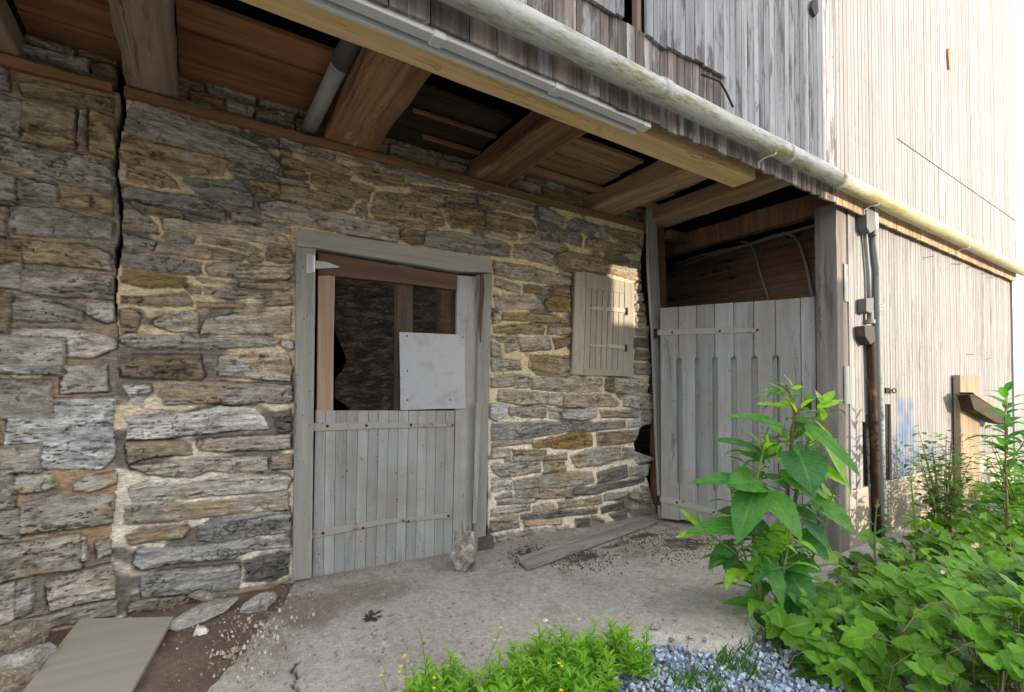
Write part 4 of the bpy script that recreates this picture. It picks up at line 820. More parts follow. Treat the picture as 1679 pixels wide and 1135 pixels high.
# soil bank along the pier
X, Y = np.meshgrid(np.arange(-3.1, .9, .02), np.arange(.3, 3.5, .02)); sd = polysd(X+.08*(fbm(X*5, Y*5, 111)-.5), Y+.05*(fbm(X*6+9, Y*6, 112)-.5), soilp[0])
Z = -1.262-.012*(3.4-Y)+.05*sstep(-.0, .25, sd)*(.5+fbm(X*4, Y*4, 113))+.02*(fbm(X*14, Y*14, 114)-.5)+.014*(fbm(X*40, Y*40, 115, 2)-.5)-.03*sstep(.02, -.03, sd)-.02
keep = sd > -.04; mf = keep[:-1, :-1] & keep[1:, 1:]
me = grid_mesh('soil_bank', np.stack([X, Y, Z], -1), mf); tag(link('soil_bank', me, M_SOIL), kind='structure')
def soil_z(x, y): return -1.262-.012*(3.4-y)+.02
# ------------------------------------------------------------------ chips, crumbs, rocks
def chip(mb, c, s, flat=.45, rr=R, ang=True):
    """small angular stone"""
    mb.new(); b = len(mb.v); a0 = rr.uniform(0, 6.28); n = 5; tx, ty = rr.uniform(-.5, .5), rr.uniform(-.5, .5); el = rr.uniform(.55, 1.)
    lo = []; hi = []
    for k in range(n):
        t = a0+k*6.283/n+rr.uniform(-.3, .3); r1 = s*rr.uniform(.35, .55); u, v = r1*math.cos(t), r1*el*math.sin(t)
        lo.append(Vector((u, v, 0))); hi.append(Vector((u*rr.uniform(.6, .95), v*rr.uniform(.6, .95), s*flat*rr.uniform(.6, 1.2))))
    ca, sa = math.cos(a0*3), math.sin(a0*3)
    for p in lo+hi:
        x, y = p.x*ca-p.y*sa, p.x*sa+p.y*ca; mb.v.append(Vector((c[0]+x, c[1]+y, c[2]+p.z+x*tx+y*ty)))
    mb.face([b+n+i for i in range(n)]); mb.face([b+n-1-i for i in range(n)])
    for i in range(n): j = (i+1) % n; mb.face((b+i, b+j, b+n+j, b+n+i))
def rmat(name, stops, bump=.5):
    m = NT(name); rn = m.attr('rnd').outputs['Fac']; p = m.pos(); n1 = m.noise(p, (1, 1, 1), 60, 5, .7)
    m.color(m.mix(1., m.ramp(rn, stops), m.ramp(n1, [(.3, .7), (.7, 1.3)]), 'MULTIPLY')); m.bump(n1, bump, .004); return m.m
M_GRAV = rmat('slate_gravel', [(0., (.12, .16, .24)), (.35, (.22, .29, .41)), (.7, (.36, .44, .56)), (1., (.70, .76, .84))])
M_PEB = rmat('pebble_mix', [(0., (.16, .12, .09)), (.5, (.34, .26, .19)), (.8, (.55, .48, .40)), (1., (.60, .56, .50))])
M_CRUMB = rmat('dirt_crumbs', [(0., (.03, .022, .016)), (.85, (.09, .065, .048)), (1., (.6, .57, .52))])
ga = [XY(985, 1072), XY(1080, 1046), XY(1140, 1052), XY(1205, 1064), XY(1250, 1035), XY(1300, 1000), (3.1, 1.2), (2.7, .7), (2.4, .35), (1.4, .35), XY(900, 1200), XY(930, 1110)]
gx_ = np.array([p[0] for p in ga]); gy_ = np.array([p[1] for p in ga]); mb = MB(); cnt = 0
while cnt < 9500:
    x = R.uniform(gx_.min(), gx_.max()); y = R.uniform(gy_.min(), gy_.max())
    if polysd(np.array([x]), np.array([y]), ga)[0] < -.02*R.random(): continue
    s = R.choice([.014, .018, .024, .03]) * R.uniform(.8, 1.25); chip(mb, (x, y, gz(x, y)-.062+R.uniform(0, .022)), s, .4); cnt += 1
tag(mb.build('gravel', M_GRAV), 'loose blue grey crushed slate gravel at the edge of the concrete', 'gravel', None, 'stuff')
mb = MB()
for i in range(1000):
    t = R.random()
    if t < .7:
        px = R.gauss(390, 70); py = R.gauss(1045, 45)
        x, y = XY(min(max(px, 120), 560), min(max(py, 985), 1220))
        if polysd(np.array([x]), np.array([y]), soilp[0])[0] < -.25: continue
        z = soil_z(x, y)+.0
    else:
        x, y = XY(R.uniform(450, 1240), R.uniform(905, 1100)); z = gz(x, y)-.001
    chip(mb, (x, y, z), R.choice([.006, .008, .011, .011, .018])*R.uniform(.7, 1.3)*(1 if t < .7 else .7), .7)
tag(mb.build('pebbles', M_PEB), 'scattered tan pebbles and mortar crumbs on the soil and concrete', 'pebbles', None, 'stuff')
mb = MB()
for i in range(2400):
    px, py, sx_, sy_ = R.choice([(945, 915, 30, 10), (945, 915, 35, 12), (870, 912, 16, 8), (1120, 893, 45, 14), (1120, 893, 50, 14), (1060, 880, 40, 8)])
    x, y = XY(R.gauss(px, sx_), R.gauss(py, sy_))
    if y > 3.36: continue
    chip(mb, (x, y, gz(x, y)+.0), R.uniform(.005, .014), .8)
tag(mb.build('dirt_crumbs', M_CRUMB), 'dark crumbly dirt spilled around the loose plank by the wall', 'dirt', None, 'stuff')
import bmesh
def rock(name, c, size, seed, mat, lb, cat='rock', group=None, rot=(0, 0, 0), nz_=.05, planes=14):
    rr = random.Random(seed); bm = bmesh.new(); bmesh.ops.create_icosphere(bm, subdivisions=5, radius=1)
    N = []
    for k in range(planes):
        v = Vector((rr.gauss(0, 1), rr.gauss(0, 1), rr.gauss(0, 1))).normalized(); N.append((v, rr.uniform(.62, .95)))
    from mathutils import noise
    for v in bm.verts:
        d = v.co.normalized(); r_ = 1.1
        for n_, k in N:
            q = d.dot(n_)
            if q > .05: r_ = min(r_, k/q)
        s = noise.fractal(d*2.5+Vector((seed, 0, 0)), 1., 2., 5)*nz_*2+noise.fractal(d*9+Vector((seed, 3, 0)), 1., 2., 3)*nz_*.5
        v.co = d*(r_+s)
    M = Matrix.Translation(c) @ Matrix.Rotation(rot[2], 4, 'Z') @ Matrix.Rotation(rot[0], 4, 'X') @ Matrix.Rotation(rot[1], 4, 'Y') @ Matrix.Diagonal((size[0]/2, size[1]/2, size[2]/2, 1))
    bm.transform(M); me = bpy.data.meshes.new(name); bm.to_mesh(me); bm.free()
    return tag(link(name, me, mat, smooth=False), lb, cat, group)
def rockmat(name, a, b_, c_):
    m = NT(name); p = m.pos(); n1 = m.noise(p, (1, 1, 1), 14, 8, .7, .5); n2 = m.noise(p, (1, 1, 1), 70, 4, .7); v = m.noise(p, (1, 1, 2), 5, 4, .6, 2.)
    c = m.ramp(n1, [(.32, a), (.52, b_), (.68, c_)]); c = m.mix(m.ramp(v, [(.49, 0.), (.5, .6), (.51, 0.)]), c, (.7, .68, .64))
    m.color(m.mix(1., c, m.ramp(n2, [(.3, .75), (.7, 1.25)]), 'MULTIPLY')); m.bump(n2, .6, .006); return m.m
M_RK1 = rockmat('veined_rock', (.12, .10, .085), (.25, .22, .195), (.60, .57, .53)); M_RK2 = rockmat('slate_rock', (.17, .155, .14), (.29, .27, .245), (.42, .40, .37)); M_RK3 = rockmat('tan_rock', (.13, .10, .065), (.25, .21, .15), (.36, .32, .26)); M_RKW = rockmat('white_stone', (.30, .27, .22), (.58, .55, .50), (.8, .78, .74))
p = GP(765, 938); rock('doorstop_rock', (p.x+.01, p.y+.03, p.z+.105), (.225, .19, .30), 4, M_RK1, 'upright angular grey and white rock holding the foot of the stable door', rot=(.1, .15, .6), planes=11)
def at(px, py, dz=0.): p = GP(px, py); return Vector((p.x, p.y, p.z+dz))
rock('flat_stone', at(332, 1022, .05), (.40, .15, .05), 12, M_RK2, 'long flat slate stone beside the plywood board', 'stone', 'loose stones by the wall foot', rot=(.15, -.12, .35), nz_=.03)
rock('loose_stone', at(329, 1050, .035), (.085, .07, .06), 13, M_RKW, 'small white stone tucked under the flat slate', 'stone', 'loose stones by the wall foot')
rock('loose_stone', at(340, 990, .04), (.17, .10, .075), 14, M_RK3, 'brown stone at the wall foot behind the flat slate', 'stone', 'loose stones by the wall foot', rot=(.2, .3, .1))
rock('loose_stone', at(425, 998, .03), (.19, .11, .075), 15, M_RK2, 'grey triangular stone in the soil nearest the door jamb', 'stone', 'loose stones by the wall foot', rot=(.1, -.25, .3), planes=8)
rock('boulder', at(8, 1085, .05), (.30, .30, .22), 16, M_RK3, 'rounded tan boulder cut by the left picture edge', 'boulder', 'boulders at the pier foot', rot=(0, 0, .3), nz_=.08)
rock('boulder', at(26, 1112, .03), (.30, .17, .15), 17, M_RK2, 'long grey boulder against the left edge of the plywood board', 'boulder', 'boulders at the pier foot', rot=(0, -.1, .7), nz_=.08)
rock('boulder', at(-40, 1150, .03), (.34, .25, .19), 18, M_RK3, 'tan boulder beyond the long grey one, nearest the camera', 'boulder', 'boulders at the pier foot', nz_=.08)
for i, (px, py, s) in enumerate(((948, 1018, .022), (958, 972, .016), (893, 1020, .03), (640, 1010, .02), (736, 1093, .014), (1132, 1047, .035), (1100, 1052, .03), (1155, 1050, .02), (388, 1068, .022), (370, 1079, .02), (436, 1030, .03), (1075, 1030, .05))):
    rock('small_stone', at(px, py, s*.3), (s*1.5, s, s*.8), 40+i, (M_RKW, M_RK2)[i % 2] if i not in (5, 6, 7) else M_RK1, 'small loose stone or mortar scrap lying on the concrete or soil', 'stone', 'small stones scattered over the apron')
# leaf litter scrap
mb = MB()
for i in range(14):
    c = at(R.gauss(611, 8), R.gauss(1014, 4), .004); a = R.uniform(0, 6.3); w = R.uniform(.01, .03); d = Vector((math.cos(a), math.sin(a), .2)); s = Vector((-d.y, d.x, 0))
    mb.prism([c-d*w, c+s*w*.4, c+d*w, c-s*w*.4], (0, 0, .003))
tag(mb.build('leaf_litter', M_IRON), 'little heap of dry dark leaf scraps on the concrete in front of the door', 'leaf litter')
# ------------------------------------------------------------------ plank and board on the ground
def ground_board(name, quad, lifts, th, mat, lb, cat, groove=False):
    P = [GP(x, y, l) for (x, y), l in zip(quad, lifts)]
    o = thing(name, sum((Vector(q) for q in P), Vector())/4, lb, cat)
    nrm = (P[1]-P[0]).cross(P[3]-P[0]).normalized(); nrm = nrm if nrm.z > 0 else -nrm
    if not groove: MB().prism(P, -nrm*th).build('board', mat, o, .003)
    else:
        A, B, C_, D = P; f = lambda u, v: A.lerp(B, u).lerp(D.lerp(C_, u), v)
        mb = MB(); mb.prism([f(0, 0), f(1, 0), f(1, .30), f(0, .30)], -nrm*th*1.1); mb.prism([f(0, .3)-nrm*.012, f(1, .3)-nrm*.012, f(1, .42)-nrm*.012, f(0, .42)-nrm*.012], -nrm*th*.6); mb.prism([f(0, .42), f(1, .42), f(1, 1), f(0, 1)], -nrm*th); mb.build('board', mat, o, .003)
    return o
ground_board('loose_plank', [(849, 913), (1052, 846), (1079, 853), (867, 929)], [.05, .05, .045, .04], .03, M_PLANKG, 'long weathered grey grooved plank lying on the ground by the wall foot', 'plank', True)
ground_board('plywood_board', [(131, 1014), (285, 1011), (212, 1139), (30, 1142)], [.07, .06, .055, .06], .022, M_PLY, 'flat brown grey plywood board lying at the lower left', 'board')
ground_board('timber_scrap', [(1100, 915), (1106, 908), (1110, 910), (1104, 917)], [.02, .02, .02, .02], .01, M_RAIL, 'small brown wood scrap near the dirt in front of the gate', 'wood scrap') if False else None
# timber stand at the right
WS = thing('timber_brace', (7.2, 1.7, gz(6, 1.45)), 'raw timber post with a dark slanting arm standing before the sunlit siding', 'timber post')
a = WY(1574, 615, 1.785); c_ = WY(1605, 615, 1.785)
MB().box(a.x, c_.x, 1.785, 1.845, -1.4, WY(1590, 646, 1.785).z-.002).build('post', M_RAW, WS, .004); MB().box(a.x, c_.x, 1.782, 1.845, WY(1590, 646, 1.785).z, a.z).build('cap_block', M_RAW, WS, .004)
mb = MB(); mb.prism([WY(x, y, 1.66) for x, y in ((1590, 648), (1598, 646), (1655, 684), (1652, 697), (1634, 693), (1597, 671))], (0, .11, 0)); mb.build('arm', M_BOARDD, WS, .004)
mb = MB(); mb.prism([WY(x, y, 1.652) for x, y in ((1596, 643.5), (1601, 643.5), (1659, 681), (1656, 684.5), (1598, 647))], (0, .125, 0)); mb.build('arm_top_board', M_RAW, WS, .003)
# ------------------------------------------------------------------ plants
def leaf_mat(name, base, tip, trans=.45, yel=None):
    m = NT(name); m.t.nodes.remove(m.p); uv = m.n('ShaderNodeUVMap'); sx = m.n('ShaderNodeSeparateXYZ'); m.l(uv.outputs[0], sx.inputs[0])
    u, v = sx.outputs[0], sx.outputs[1]; av = m.math('ABSOLUTE', m.math('SUBTRACT', v, .5)); rn = m.attr('rnd').outputs['Fac']
    mid = m.ramp(av, [(.02, 1.), (.045, 0.)]); ve = m.math('FRACT', m.math('SUBTRACT', m.math('MULTIPLY', u, 9.), m.math('MULTIPLY', av, 5.)))
    vl = m.ramp(m.math('ABSOLUTE', m.math('SUBTRACT', ve, .5)), [(.04, .6), (.12, 0.)]); vein = m.math('MAXIMUM', mid, vl)
    p = m.pos(); n1 = m.noise(p, (1, 1, 1), 25, 5, .65)
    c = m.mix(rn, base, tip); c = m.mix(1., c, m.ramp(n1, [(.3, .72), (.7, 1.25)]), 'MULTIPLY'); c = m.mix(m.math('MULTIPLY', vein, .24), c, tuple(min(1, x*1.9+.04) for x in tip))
    if yel: c = m.mix(m.ramp(m.noise(p, (1, 1, 1), 6, 4), [(.62, 0.), (.75, .6)]), c, yel)
    d = m.n('ShaderNodeBsdfPrincipled'); d.inputs['Roughness'].default_value = .5; d.inputs['Specular IOR Level'].default_value = .35; m.l(c, d.inputs['Base Color'])
    t = m.n('ShaderNodeBsdfTranslucent'); hs = m.n('ShaderNodeHueSaturation'); hs.inputs['Saturation'].default_value = 1.15; hs.inputs['Value'].default_value = 1.6; m.l(c, hs.inputs['Color']); m.l(hs.outputs[0], t.inputs[0])
    bp = m.n('ShaderNodeBump'); bp.inputs['Strength'].default_value = .6; bp.inputs['Distance'].default_value = .004; bp.invert = True; m.l(vein, bp.inputs['Height']); m.l(bp.outputs[0], d.inputs['Normal'])
    mx = m.n('ShaderNodeMixShader'); mx.inputs[0].default_value = trans; m.l(d.outputs[0], mx.inputs[1]); m.l(t.outputs[0], mx.inputs[2]); m.l(mx.outputs[0], m.out.inputs[0]); return m.m
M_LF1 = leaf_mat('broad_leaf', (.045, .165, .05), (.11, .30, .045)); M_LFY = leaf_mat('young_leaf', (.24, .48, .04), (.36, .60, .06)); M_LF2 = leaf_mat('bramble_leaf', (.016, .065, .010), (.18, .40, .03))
M_LF3 = leaf_mat('weed_leaf', (.16, .38, .03), (.32, .56, .05)); M_LF4 = leaf_mat('shrub_leaf', (.035, .10, .025), (.13, .27, .045))
M_STEM = plain('green_stem', (.14, .20, .06), var=.3, sc=30); M_STEMR = plain('brown_stem', (.15, .105, .06), var=.3, sc=30)
M_YEL = plain('yellow_petal', (.75, .52, .02), var=.1)
def leaf(mb, base, d, up, L, W, n=8, fold=.25, droop=.35, shape='lance', wav=.05, rr=R, serr=0., rnd=None):
    d = Vector(d).normalized(); up = Vector(up); sd = d.cross(up)
    if sd.length < 1e-3: sd = d.cross(Vector((1, 0, 0)))
    sd.normalize(); u = sd.cross(d).normalized(); mb.new(rnd); b = len(mb.v); p = Vector(base); cd = d.copy(); cols = [-1, -.5, 0, .5, 1]; ph = rr.uniform(0, 6)
    uvs = []
    for i in range(n+1):
        t = i/n
        if shape == 'lance': w = math.sin(math.pi*min(1, t**.72))**.85*(1-.15*t)
        elif shape == 'ovate': w = (math.sin(math.pi*t**.6))**.8 if 0 < t < 1 else 0
        else: w = math.sin(math.pi*t)
        w = max(w, .03 if 0 < i < n else .012)*W/2*(1+(serr*((i % 2)*2-1) if 0 < i < n else 0)); ww = wav*W*math.sin(ph+t*9)
        for k in cols:
            q = p+sd*k*w+u*(abs(k)*w*fold*1.0+(ww*abs(k)*(1 if k > 0 else -1)*.5 if 0 < i < n else 0)); mb.v.append(q); uvs.append((t, (k+1)/2))
        ang = droop/n*(.4+1.2*t)*1.0; cd = (cd*math.cos(ang)-u*math.sin(ang)).normalized(); u = sd.cross(cd).normalized(); p = p+cd*L/n
    for i in range(n):
        for k in range(4):
            a = b+i*5+k; ids = (a, a+1, a+6, a+5); mb.face(ids, [uvs[x-b] for x in ids])
    return p
def bez(a, b, c, n): return [a*(1-t)**2+b*2*t*(1-t)+c*t*t for t in [i/n for i in range(n+1)]]
CAMF = Vector((math.sin(YAW), math.cos(YAW), 0)); CAMR = Vector((math.cos(YAW), -math.sin(YAW), 0))
def atd(px, py, dep): """point at forward distance dep"""; r = ray(px, py); return r*(dep/r.dot(CAMF))
# the tall leafy plant, leaves measured one by one (base, tip, width, depth shift)
TP = thing('tall_plant', GP(1250, 1010), 'tall broad-leaved green plant growing between the gate and the gravel', 'plant')
D0 = 2.86
stems = [[(1250, 1012, 0), (1243, 930, .02), (1232, 860, .03), (1240, 790, .0), (1260, 700, -.02)], [(1272, 1000, .08), (1284, 900, .1), (1292, 800, .08), (1300, 700, .05), (1303, 678, .04), (1296, 650, .02), (1290, 632, 0)],
         [(1286, 985, .12), (1292, 900, .16), (1310, 780, .18), (1332, 700, .2), (1352, 665, .2)], [(1237, 945, .0), (1215, 915, -.02), (1196, 898, -.02), (1150, 868, -.05)], [(1258, 1012, .02), (1232, 950, -.02), (1210, 870, -.04), (1196, 790, -.04)], [(1272, 1008, .05), (1318, 950, .05), (1350, 870, .06), (1368, 800, .06)], [(1262, 1012, -.02), (1280, 960, -.12), (1292, 900, -.16), (1296, 850, -.18)]]
for k, s in enumerate(stems[:4]):
    pts = [atd(x, y, D0+dz) for x, y, dz in s]; MB().tube(pts, [.017-.012*i/(len(pts)-1) for i in range(len(pts))] if k < 3 else .006, 8).build('stem', M_STEM if k != 1 else M_STEMR, TP, smooth=True)
LV = [(1298,632, 1288,616, 14, 0,1), (1296,640, 1318,635, 15, 0,1), (1294,648, 1260,628, 14, .0,1), (1292,655, 1262,640, 12, .02,1), (1290,668, 1243,664, 20, .05,1), (1305,676, 1290,650, 16, 0,1),
 (1286,700, 1201,688, 30, -.08,0), (1300,690, 1340,700, 26, .04,0), (1318,695, 1404,778, 32, -.10,0), (1255,745, 1176,728, 26, -.05,0), (1250,735, 1232,712, 12, -.05,1), (1252,738, 1262,712, 13, -.04,1), (1248,740, 1240,722, 10, -.04,1), (1258,745, 1280,732, 14, 0,1),
 (1275,755, 1298,742, 16, 0,1), (1272,750, 1278,728, 14, 0,1), (1232,790, 1142,803, 30, -.05,0), (1248,790, 1205,808, 58, -.12,0), (1240,800, 1215,888, 52, -.18,0), (1255,805, 1310,882, 50, -.20,0), (1308,738, 1330,806, 68, -.12,0), (1280,770, 1330,822, 34, -.10,0),
 (1345,720, 1400,812, 40, .05,2), (1330,740, 1360,790, 34, .10,2), (1325,790, 1378,846, 44, .10,2), (1330,820, 1398,878, 40, -.05,0), (1238,870, 1138,888, 44, -.08,0), (1200,890, 1168,935, 30, .0,0), (1205,900, 1192,935, 26, .02,0), (1222,925, 1190,950, 28, .04,0), (1240,935, 1195,955, 22, .05,0),
 (1252,905, 1286,996, 34, -.15,0), (1240,990, 1190,994, 22, -.05,0), (1290,930, 1335,1025, 46, -.10,0), (1280,920, 1345,940, 52, .0,0), (1310,880, 1356,920, 40, -.05,0), (1262,870, 1240,945, 34, .02,2), (1290,860, 1255,930, 40, .1,2),
 (1312,760, 1352,770, 30, .15,2), (1260,830, 1300,850, 40, .05,0), (1340,670, 1385,658, 18, .18,1), (1345,665, 1350,690, 24, .2,1), (1350,660, 1370,642, 16, .2,1), (1348,662, 1338,640, 12, .2,1), (1335,690, 1368,730, 26, .15,2), (1350,712, 1380,745, 24, .15,2),
 (1150,868, 1116,838, 16, -.05,1), (1152,866, 1146,836, 12, -.05,1), (1148,872, 1112,884, 14, -.05,1), (1300,660, 1270,670, 18, .06,1), (1292,720, 1262,700, 24, .1,2), (1280,730, 1240,760, 34, .1,0), (1290,800, 1255,780, 36, .12,0), (1300,840, 1350,860, 30, .08,0),
 (1265,885, 1225,850, 36, .06,0), (1225,845, 1180,842, 26, .03,0), (1310,905, 1290,955, 36, .05,0), (1330,760, 1390,800, 30, -.02,2), (1315,850, 1362,905, 36, -.12,0), (1325,870, 1375,935, 32, .05,2), (1262,960, 1222,1000, 24, .03,0), (1275,965, 1300,1030, 30, -.03,0), (1255,760, 1215,745, 26, .08,0), (1310,700, 1345,735, 28, .1,2), (1320,690, 1300,725, 24, .1,0)]
groups = {0: MB(), 1: MB(), 2: MB()}; pet = MB()
for bx, by, tx, ty, w, dz, g in LV:
    A = atd(bx, by, D0+.03+dz*.3); L0 = math.hypot(tx-bx, ty-by)/FPX*D0; B = atd(tx, ty, D0+dz-.25*L0*R.uniform(.2, 1.2)); d = B-A; L = d.length*1.06
    up = (Vector((0, 0, 1))*1.0-CAMF*R.uniform(.4, .9)+CAMR*R.uniform(-.3, .3)); dr = R.uniform(.3, .7) if g != 1 else .25
    dd = (d.normalized()+Vector((0, 0, 1))*dr*.45).normalized(); leaf(groups[g], A, dd, up, L, w/FPX*D0*1.0, 12, .22, dr, 'lance' if w < 40 else 'ovate', .05, serr=.05)
    st_ = atd(bx+(bx-1280)*-.25, by+14, D0+.04)
    if g != 1: pet.tube([st_, A], .0035, 5)
for k, s in enumerate(stems):
    pts = [atd(x, y, D0+dz+.03) for x, y, dz in s]
    if k > 3: MB().tube(pts, [.009-.006*i/(len(pts)-1) for i in range(len(pts))], 7).build('stem', M_STEM, TP, smooth=True)
    for i in range(30 if k < 3 else 18):
        t = R.uniform(.10, .97)*(len(pts)-1); j = int(t); p = pts[j].lerp(pts[j+1], t-j); a = i*2.4+k; L = R.uniform(.10, .24)*(1.1-.5*t/(len(pts)-1)); g = 0 if R.random() < .65 else 1
        d = Vector((math.cos(a), math.sin(a), R.uniform(-.1, .7))); q = p+d*R.uniform(.04, .13); pet.tube([p, q], .003, 5); leaf(groups[g], q, d, (0, 0, 1), L, L*R.uniform(.26, .38), 9, .22, R.uniform(.5, 1.3), 'lance', .05, serr=.05)
for g, m_ in ((0, M_LF1), (1, M_LFY), (2, M_LFY)):
    groups[g].build('leaves', m_, TP, smooth=True)
tag(pet.build('leaf_stalks', M_STEM, TP), kind='stuff')
# generic leafy stem plant
def stem_plant(name, base, H, lean, nl, LL, WW, lm, lb, cat, group=None, branches=0, sm=None, seed=1, shape='lance', shr=.5):
    rr = random.Random(seed); o = thing(name, base, lb, cat, group); base = Vector(base); top = base+Vector((lean[0], lean[1], H)); ms = MB(); ml = MB()
    axes = [(base, base.lerp(top, .5)+Vector((rr.uniform(-.04, .04), rr.uniform(-.04, .04), 0)), top, .011)]
    for k in range(branches):
        t = rr.uniform(.15, .7); a = rr.uniform(0, 6.28); s = base.lerp(top, t); e = s+Vector((math.cos(a)*H*.35, math.sin(a)*H*.35, H*rr.uniform(.25, .5))); axes.append((s, s.lerp(e, .5)+Vector((math.cos(a)*.05, math.sin(a)*.05, -.02)), e, .006))
    for (a0, a1, a2, r0) in axes:
        pts = bez(a0, a1, a2, 8); ms.tube(pts, [r0*(1-.7*i/8) for i in range(9)], 6); n = max(3, int(nl*((a2-a0).length/H)))
        for i in range(n):
            t = .12+.88*i/n; k = t*8; j = min(7, int(k)); p = pts[j].lerp(pts[j+1], k-j); an = i*2.4+rr.uniform(-.3, .3); sz = (1-shr*t)*rr.uniform(.75, 1.15)
            leaf(ml, p, (math.cos(an), math.sin(an), .35+.5*t), (0, 0, 1), LL*sz, WW*sz, 7, .2, rr.uniform(.5, 1.2), shape, .05, rr)
    ms.build('stem', sm or M_STEM, o, smooth=True); ml.build('leaves', lm, o, smooth=True); return o
b0 = WZ(1660, 900, -1.4); b0 = Vector((5.15, .98, -1.4))
stem_plant('tall_weed', (5.10, 1.0, -1.42), 1.36, (.05, .02), 26, .30, .09, M_LF1, 'tall dark-stemmed leafy weed standing at the right picture edge', 'plant', branches=2, sm=M_STEMR, seed=5, shr=.45)
stem_plant('leafy_sapling', (3.95, 1.42, -1.42), .62, (.0, .0), 9, .20, .06, M_LF1, 'slim leafy shoot in front of the concrete foundation beside the rusty pipe', 'plant', seed=8)
stem_plant('leafy_sapling', (4.75, 1.45, -1.42), .72, (-.12, .0), 14, .12, .05, M_LF3, 'pale thin shoot leaning left before the foundation', 'plant', seed=9)
def bush(name, c, rad, n, LL, WW, lm, lb, cat, seed, nst=9):
    rr = random.Random(seed); o = thing(name, c, lb, cat); ms = MB(); ml = MB(); c = Vector(c)
    for s in range(nst):
        a = rr.uniform(0, 6.28); e = c+Vector((math.cos(a)*rad[0]*rr.uniform(.3, 1), math.sin(a)*rad[1]*rr.uniform(.3, 1), rad[2]*rr.uniform(.7, 1.15))); pts = bez(c+Vector((rr.uniform(-.1, .1), rr.uniform(-.05, .05), 0)), c.lerp(e, .5)+Vector((0, 0, .12)), e, 8)
        ms.tube(pts, [.007*(1-.7*i/8) for i in range(9)], 5)
        for i in range(n//nst):
            t = rr.uniform(.2, 1); k = t*8; j = min(7, int(k)); p = pts[j].lerp(pts[j+1], k-j)+Vector((rr.gauss(0, .07), rr.gauss(0, .07), rr.gauss(0, .06))); an = rr.uniform(0, 6.28)
            leaf(ml, p, (math.cos(an), math.sin(an), rr.uniform(-.1, .6)), (0, 0, 1), LL*rr.uniform(.6, 1.2), WW*rr.uniform(.6, 1.2), 4, .2, rr.uniform(.2, .9), 'ovate', .03, rr)
    ms.build('stems', M_STEMR, o); ml.build('leaves', lm, o, smooth=True); return o
bush('shrub', (5.55, 1.50, -1.42), (.42, .20, .90), 620, .075, .045, M_LF4, 'dense dark green shrub against the siding left of the timber post', 'shrub', 21, 14)
bush('shrub', (6.15, 1.10, -1.42), (.6, .35, .85), 620, .085, .05, M_LF2, 'loose bright green shrub below the slanting arm of the timber post', 'shrub', 22, 12)
bush('shrub', (7.2, .95, -1.42), (.8, .5, .8), 480, .11, .06, M_LF3, 'sunlit yellow green shrub at the far right behind the tall weed', 'shrub', 23, 10)
# bramble thicket: three-part serrated leaves on arching canes
rr = random.Random(77); ml = MB(); ms = MB()
def inreg(x, y):
    lim = 2.44+.30*max(0, y-1.05)+(.55 if y > 1.45 else 0); return x > lim+.05*math.sin(y*9) and -1.2 < y < 1.62
def hcan(x, y):   # canopy height above the ground
    base = .20+.42*sst(1.35, .3, y)+.10*math.sin(x*3.1)*math.sin(y*4.3+1)
    base *= .35+.65*sst(2.25, 2.75, x+ (1.1-y)*.0)
    return max(.08, base+.16*sst(4.2, 6.0, x))
def sst(a, b, v): t = max(0, min(1, (v-a)/(b-a))); return t*t*(3-2*t)
cnt = 0
while cnt < 1150:
    x = 2.2+6.8*rr.random()**1.5; y = rr.uniform(-.7, 1.62)
    if not inreg(x, y): continue
    dist = math.hypot(x, y)
    fwd = x*math.sin(YAW)+y*math.cos(YAW); right = x*math.cos(YAW)-y*math.sin(YAW)
    if fwd < 1.25 or right/fwd > 1.25: continue
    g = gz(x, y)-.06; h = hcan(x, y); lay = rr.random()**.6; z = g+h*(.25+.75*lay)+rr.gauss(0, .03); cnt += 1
    P = Vector((x, y, z)); an = rr.uniform(0, 6.28); till = Vector((-.25+rr.gauss(0, .38), -.5+rr.gauss(0, .38), 1.)).normalized()
    s = rr.choice([.04, .06, .08, .10, .13])*rr.uniform(.85, 1.15)*(.85 if fwd > 3 else 1); f = Vector((math.cos(an), math.sin(an), 0)); f = (f-till*f.dot(till)).normalized(); sidev = till.cross(f)
    nn = 7 if fwd < 2.6 else 5
    for da, k in ((0, 1.), (1.25, .8), (-1.25, .8)):
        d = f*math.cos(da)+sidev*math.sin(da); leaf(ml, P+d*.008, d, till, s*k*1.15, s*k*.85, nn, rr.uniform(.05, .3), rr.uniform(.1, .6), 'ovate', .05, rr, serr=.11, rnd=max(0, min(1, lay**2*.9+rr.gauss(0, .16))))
    if rr.random() < .45: ms.tube([P, P-f*s*.8-Vector((0, 0, .04)), Vector((x-f.x*.12, y-f.y*.12, g))], .0022, 4)
for k in range(13):
    x = rr.uniform(2.4, 4.6); y = rr.uniform(.3, 1.5)
    if inreg(x, y):
        a = rr.uniform(0, 6.28); h = hcan(x, y); A = Vector((x, y, gz(x, y)-.06)); B = A+Vector((math.cos(a)*.25, math.sin(a)*.25, h*1.5)); C2_ = A+Vector((math.cos(a)*.6, math.sin(a)*.6, h*.9)); ms.tube(bez(A, B, C2_, 8), .0026, 5)
th_ = ml.build('bramble_thicket', M_LF2, smooth=True); tag(th_, 'dense green bramble thicket covering the ground at the lower right', 'brambles', None, 'stuff'); ms.build('canes', M_STEMR, th_)
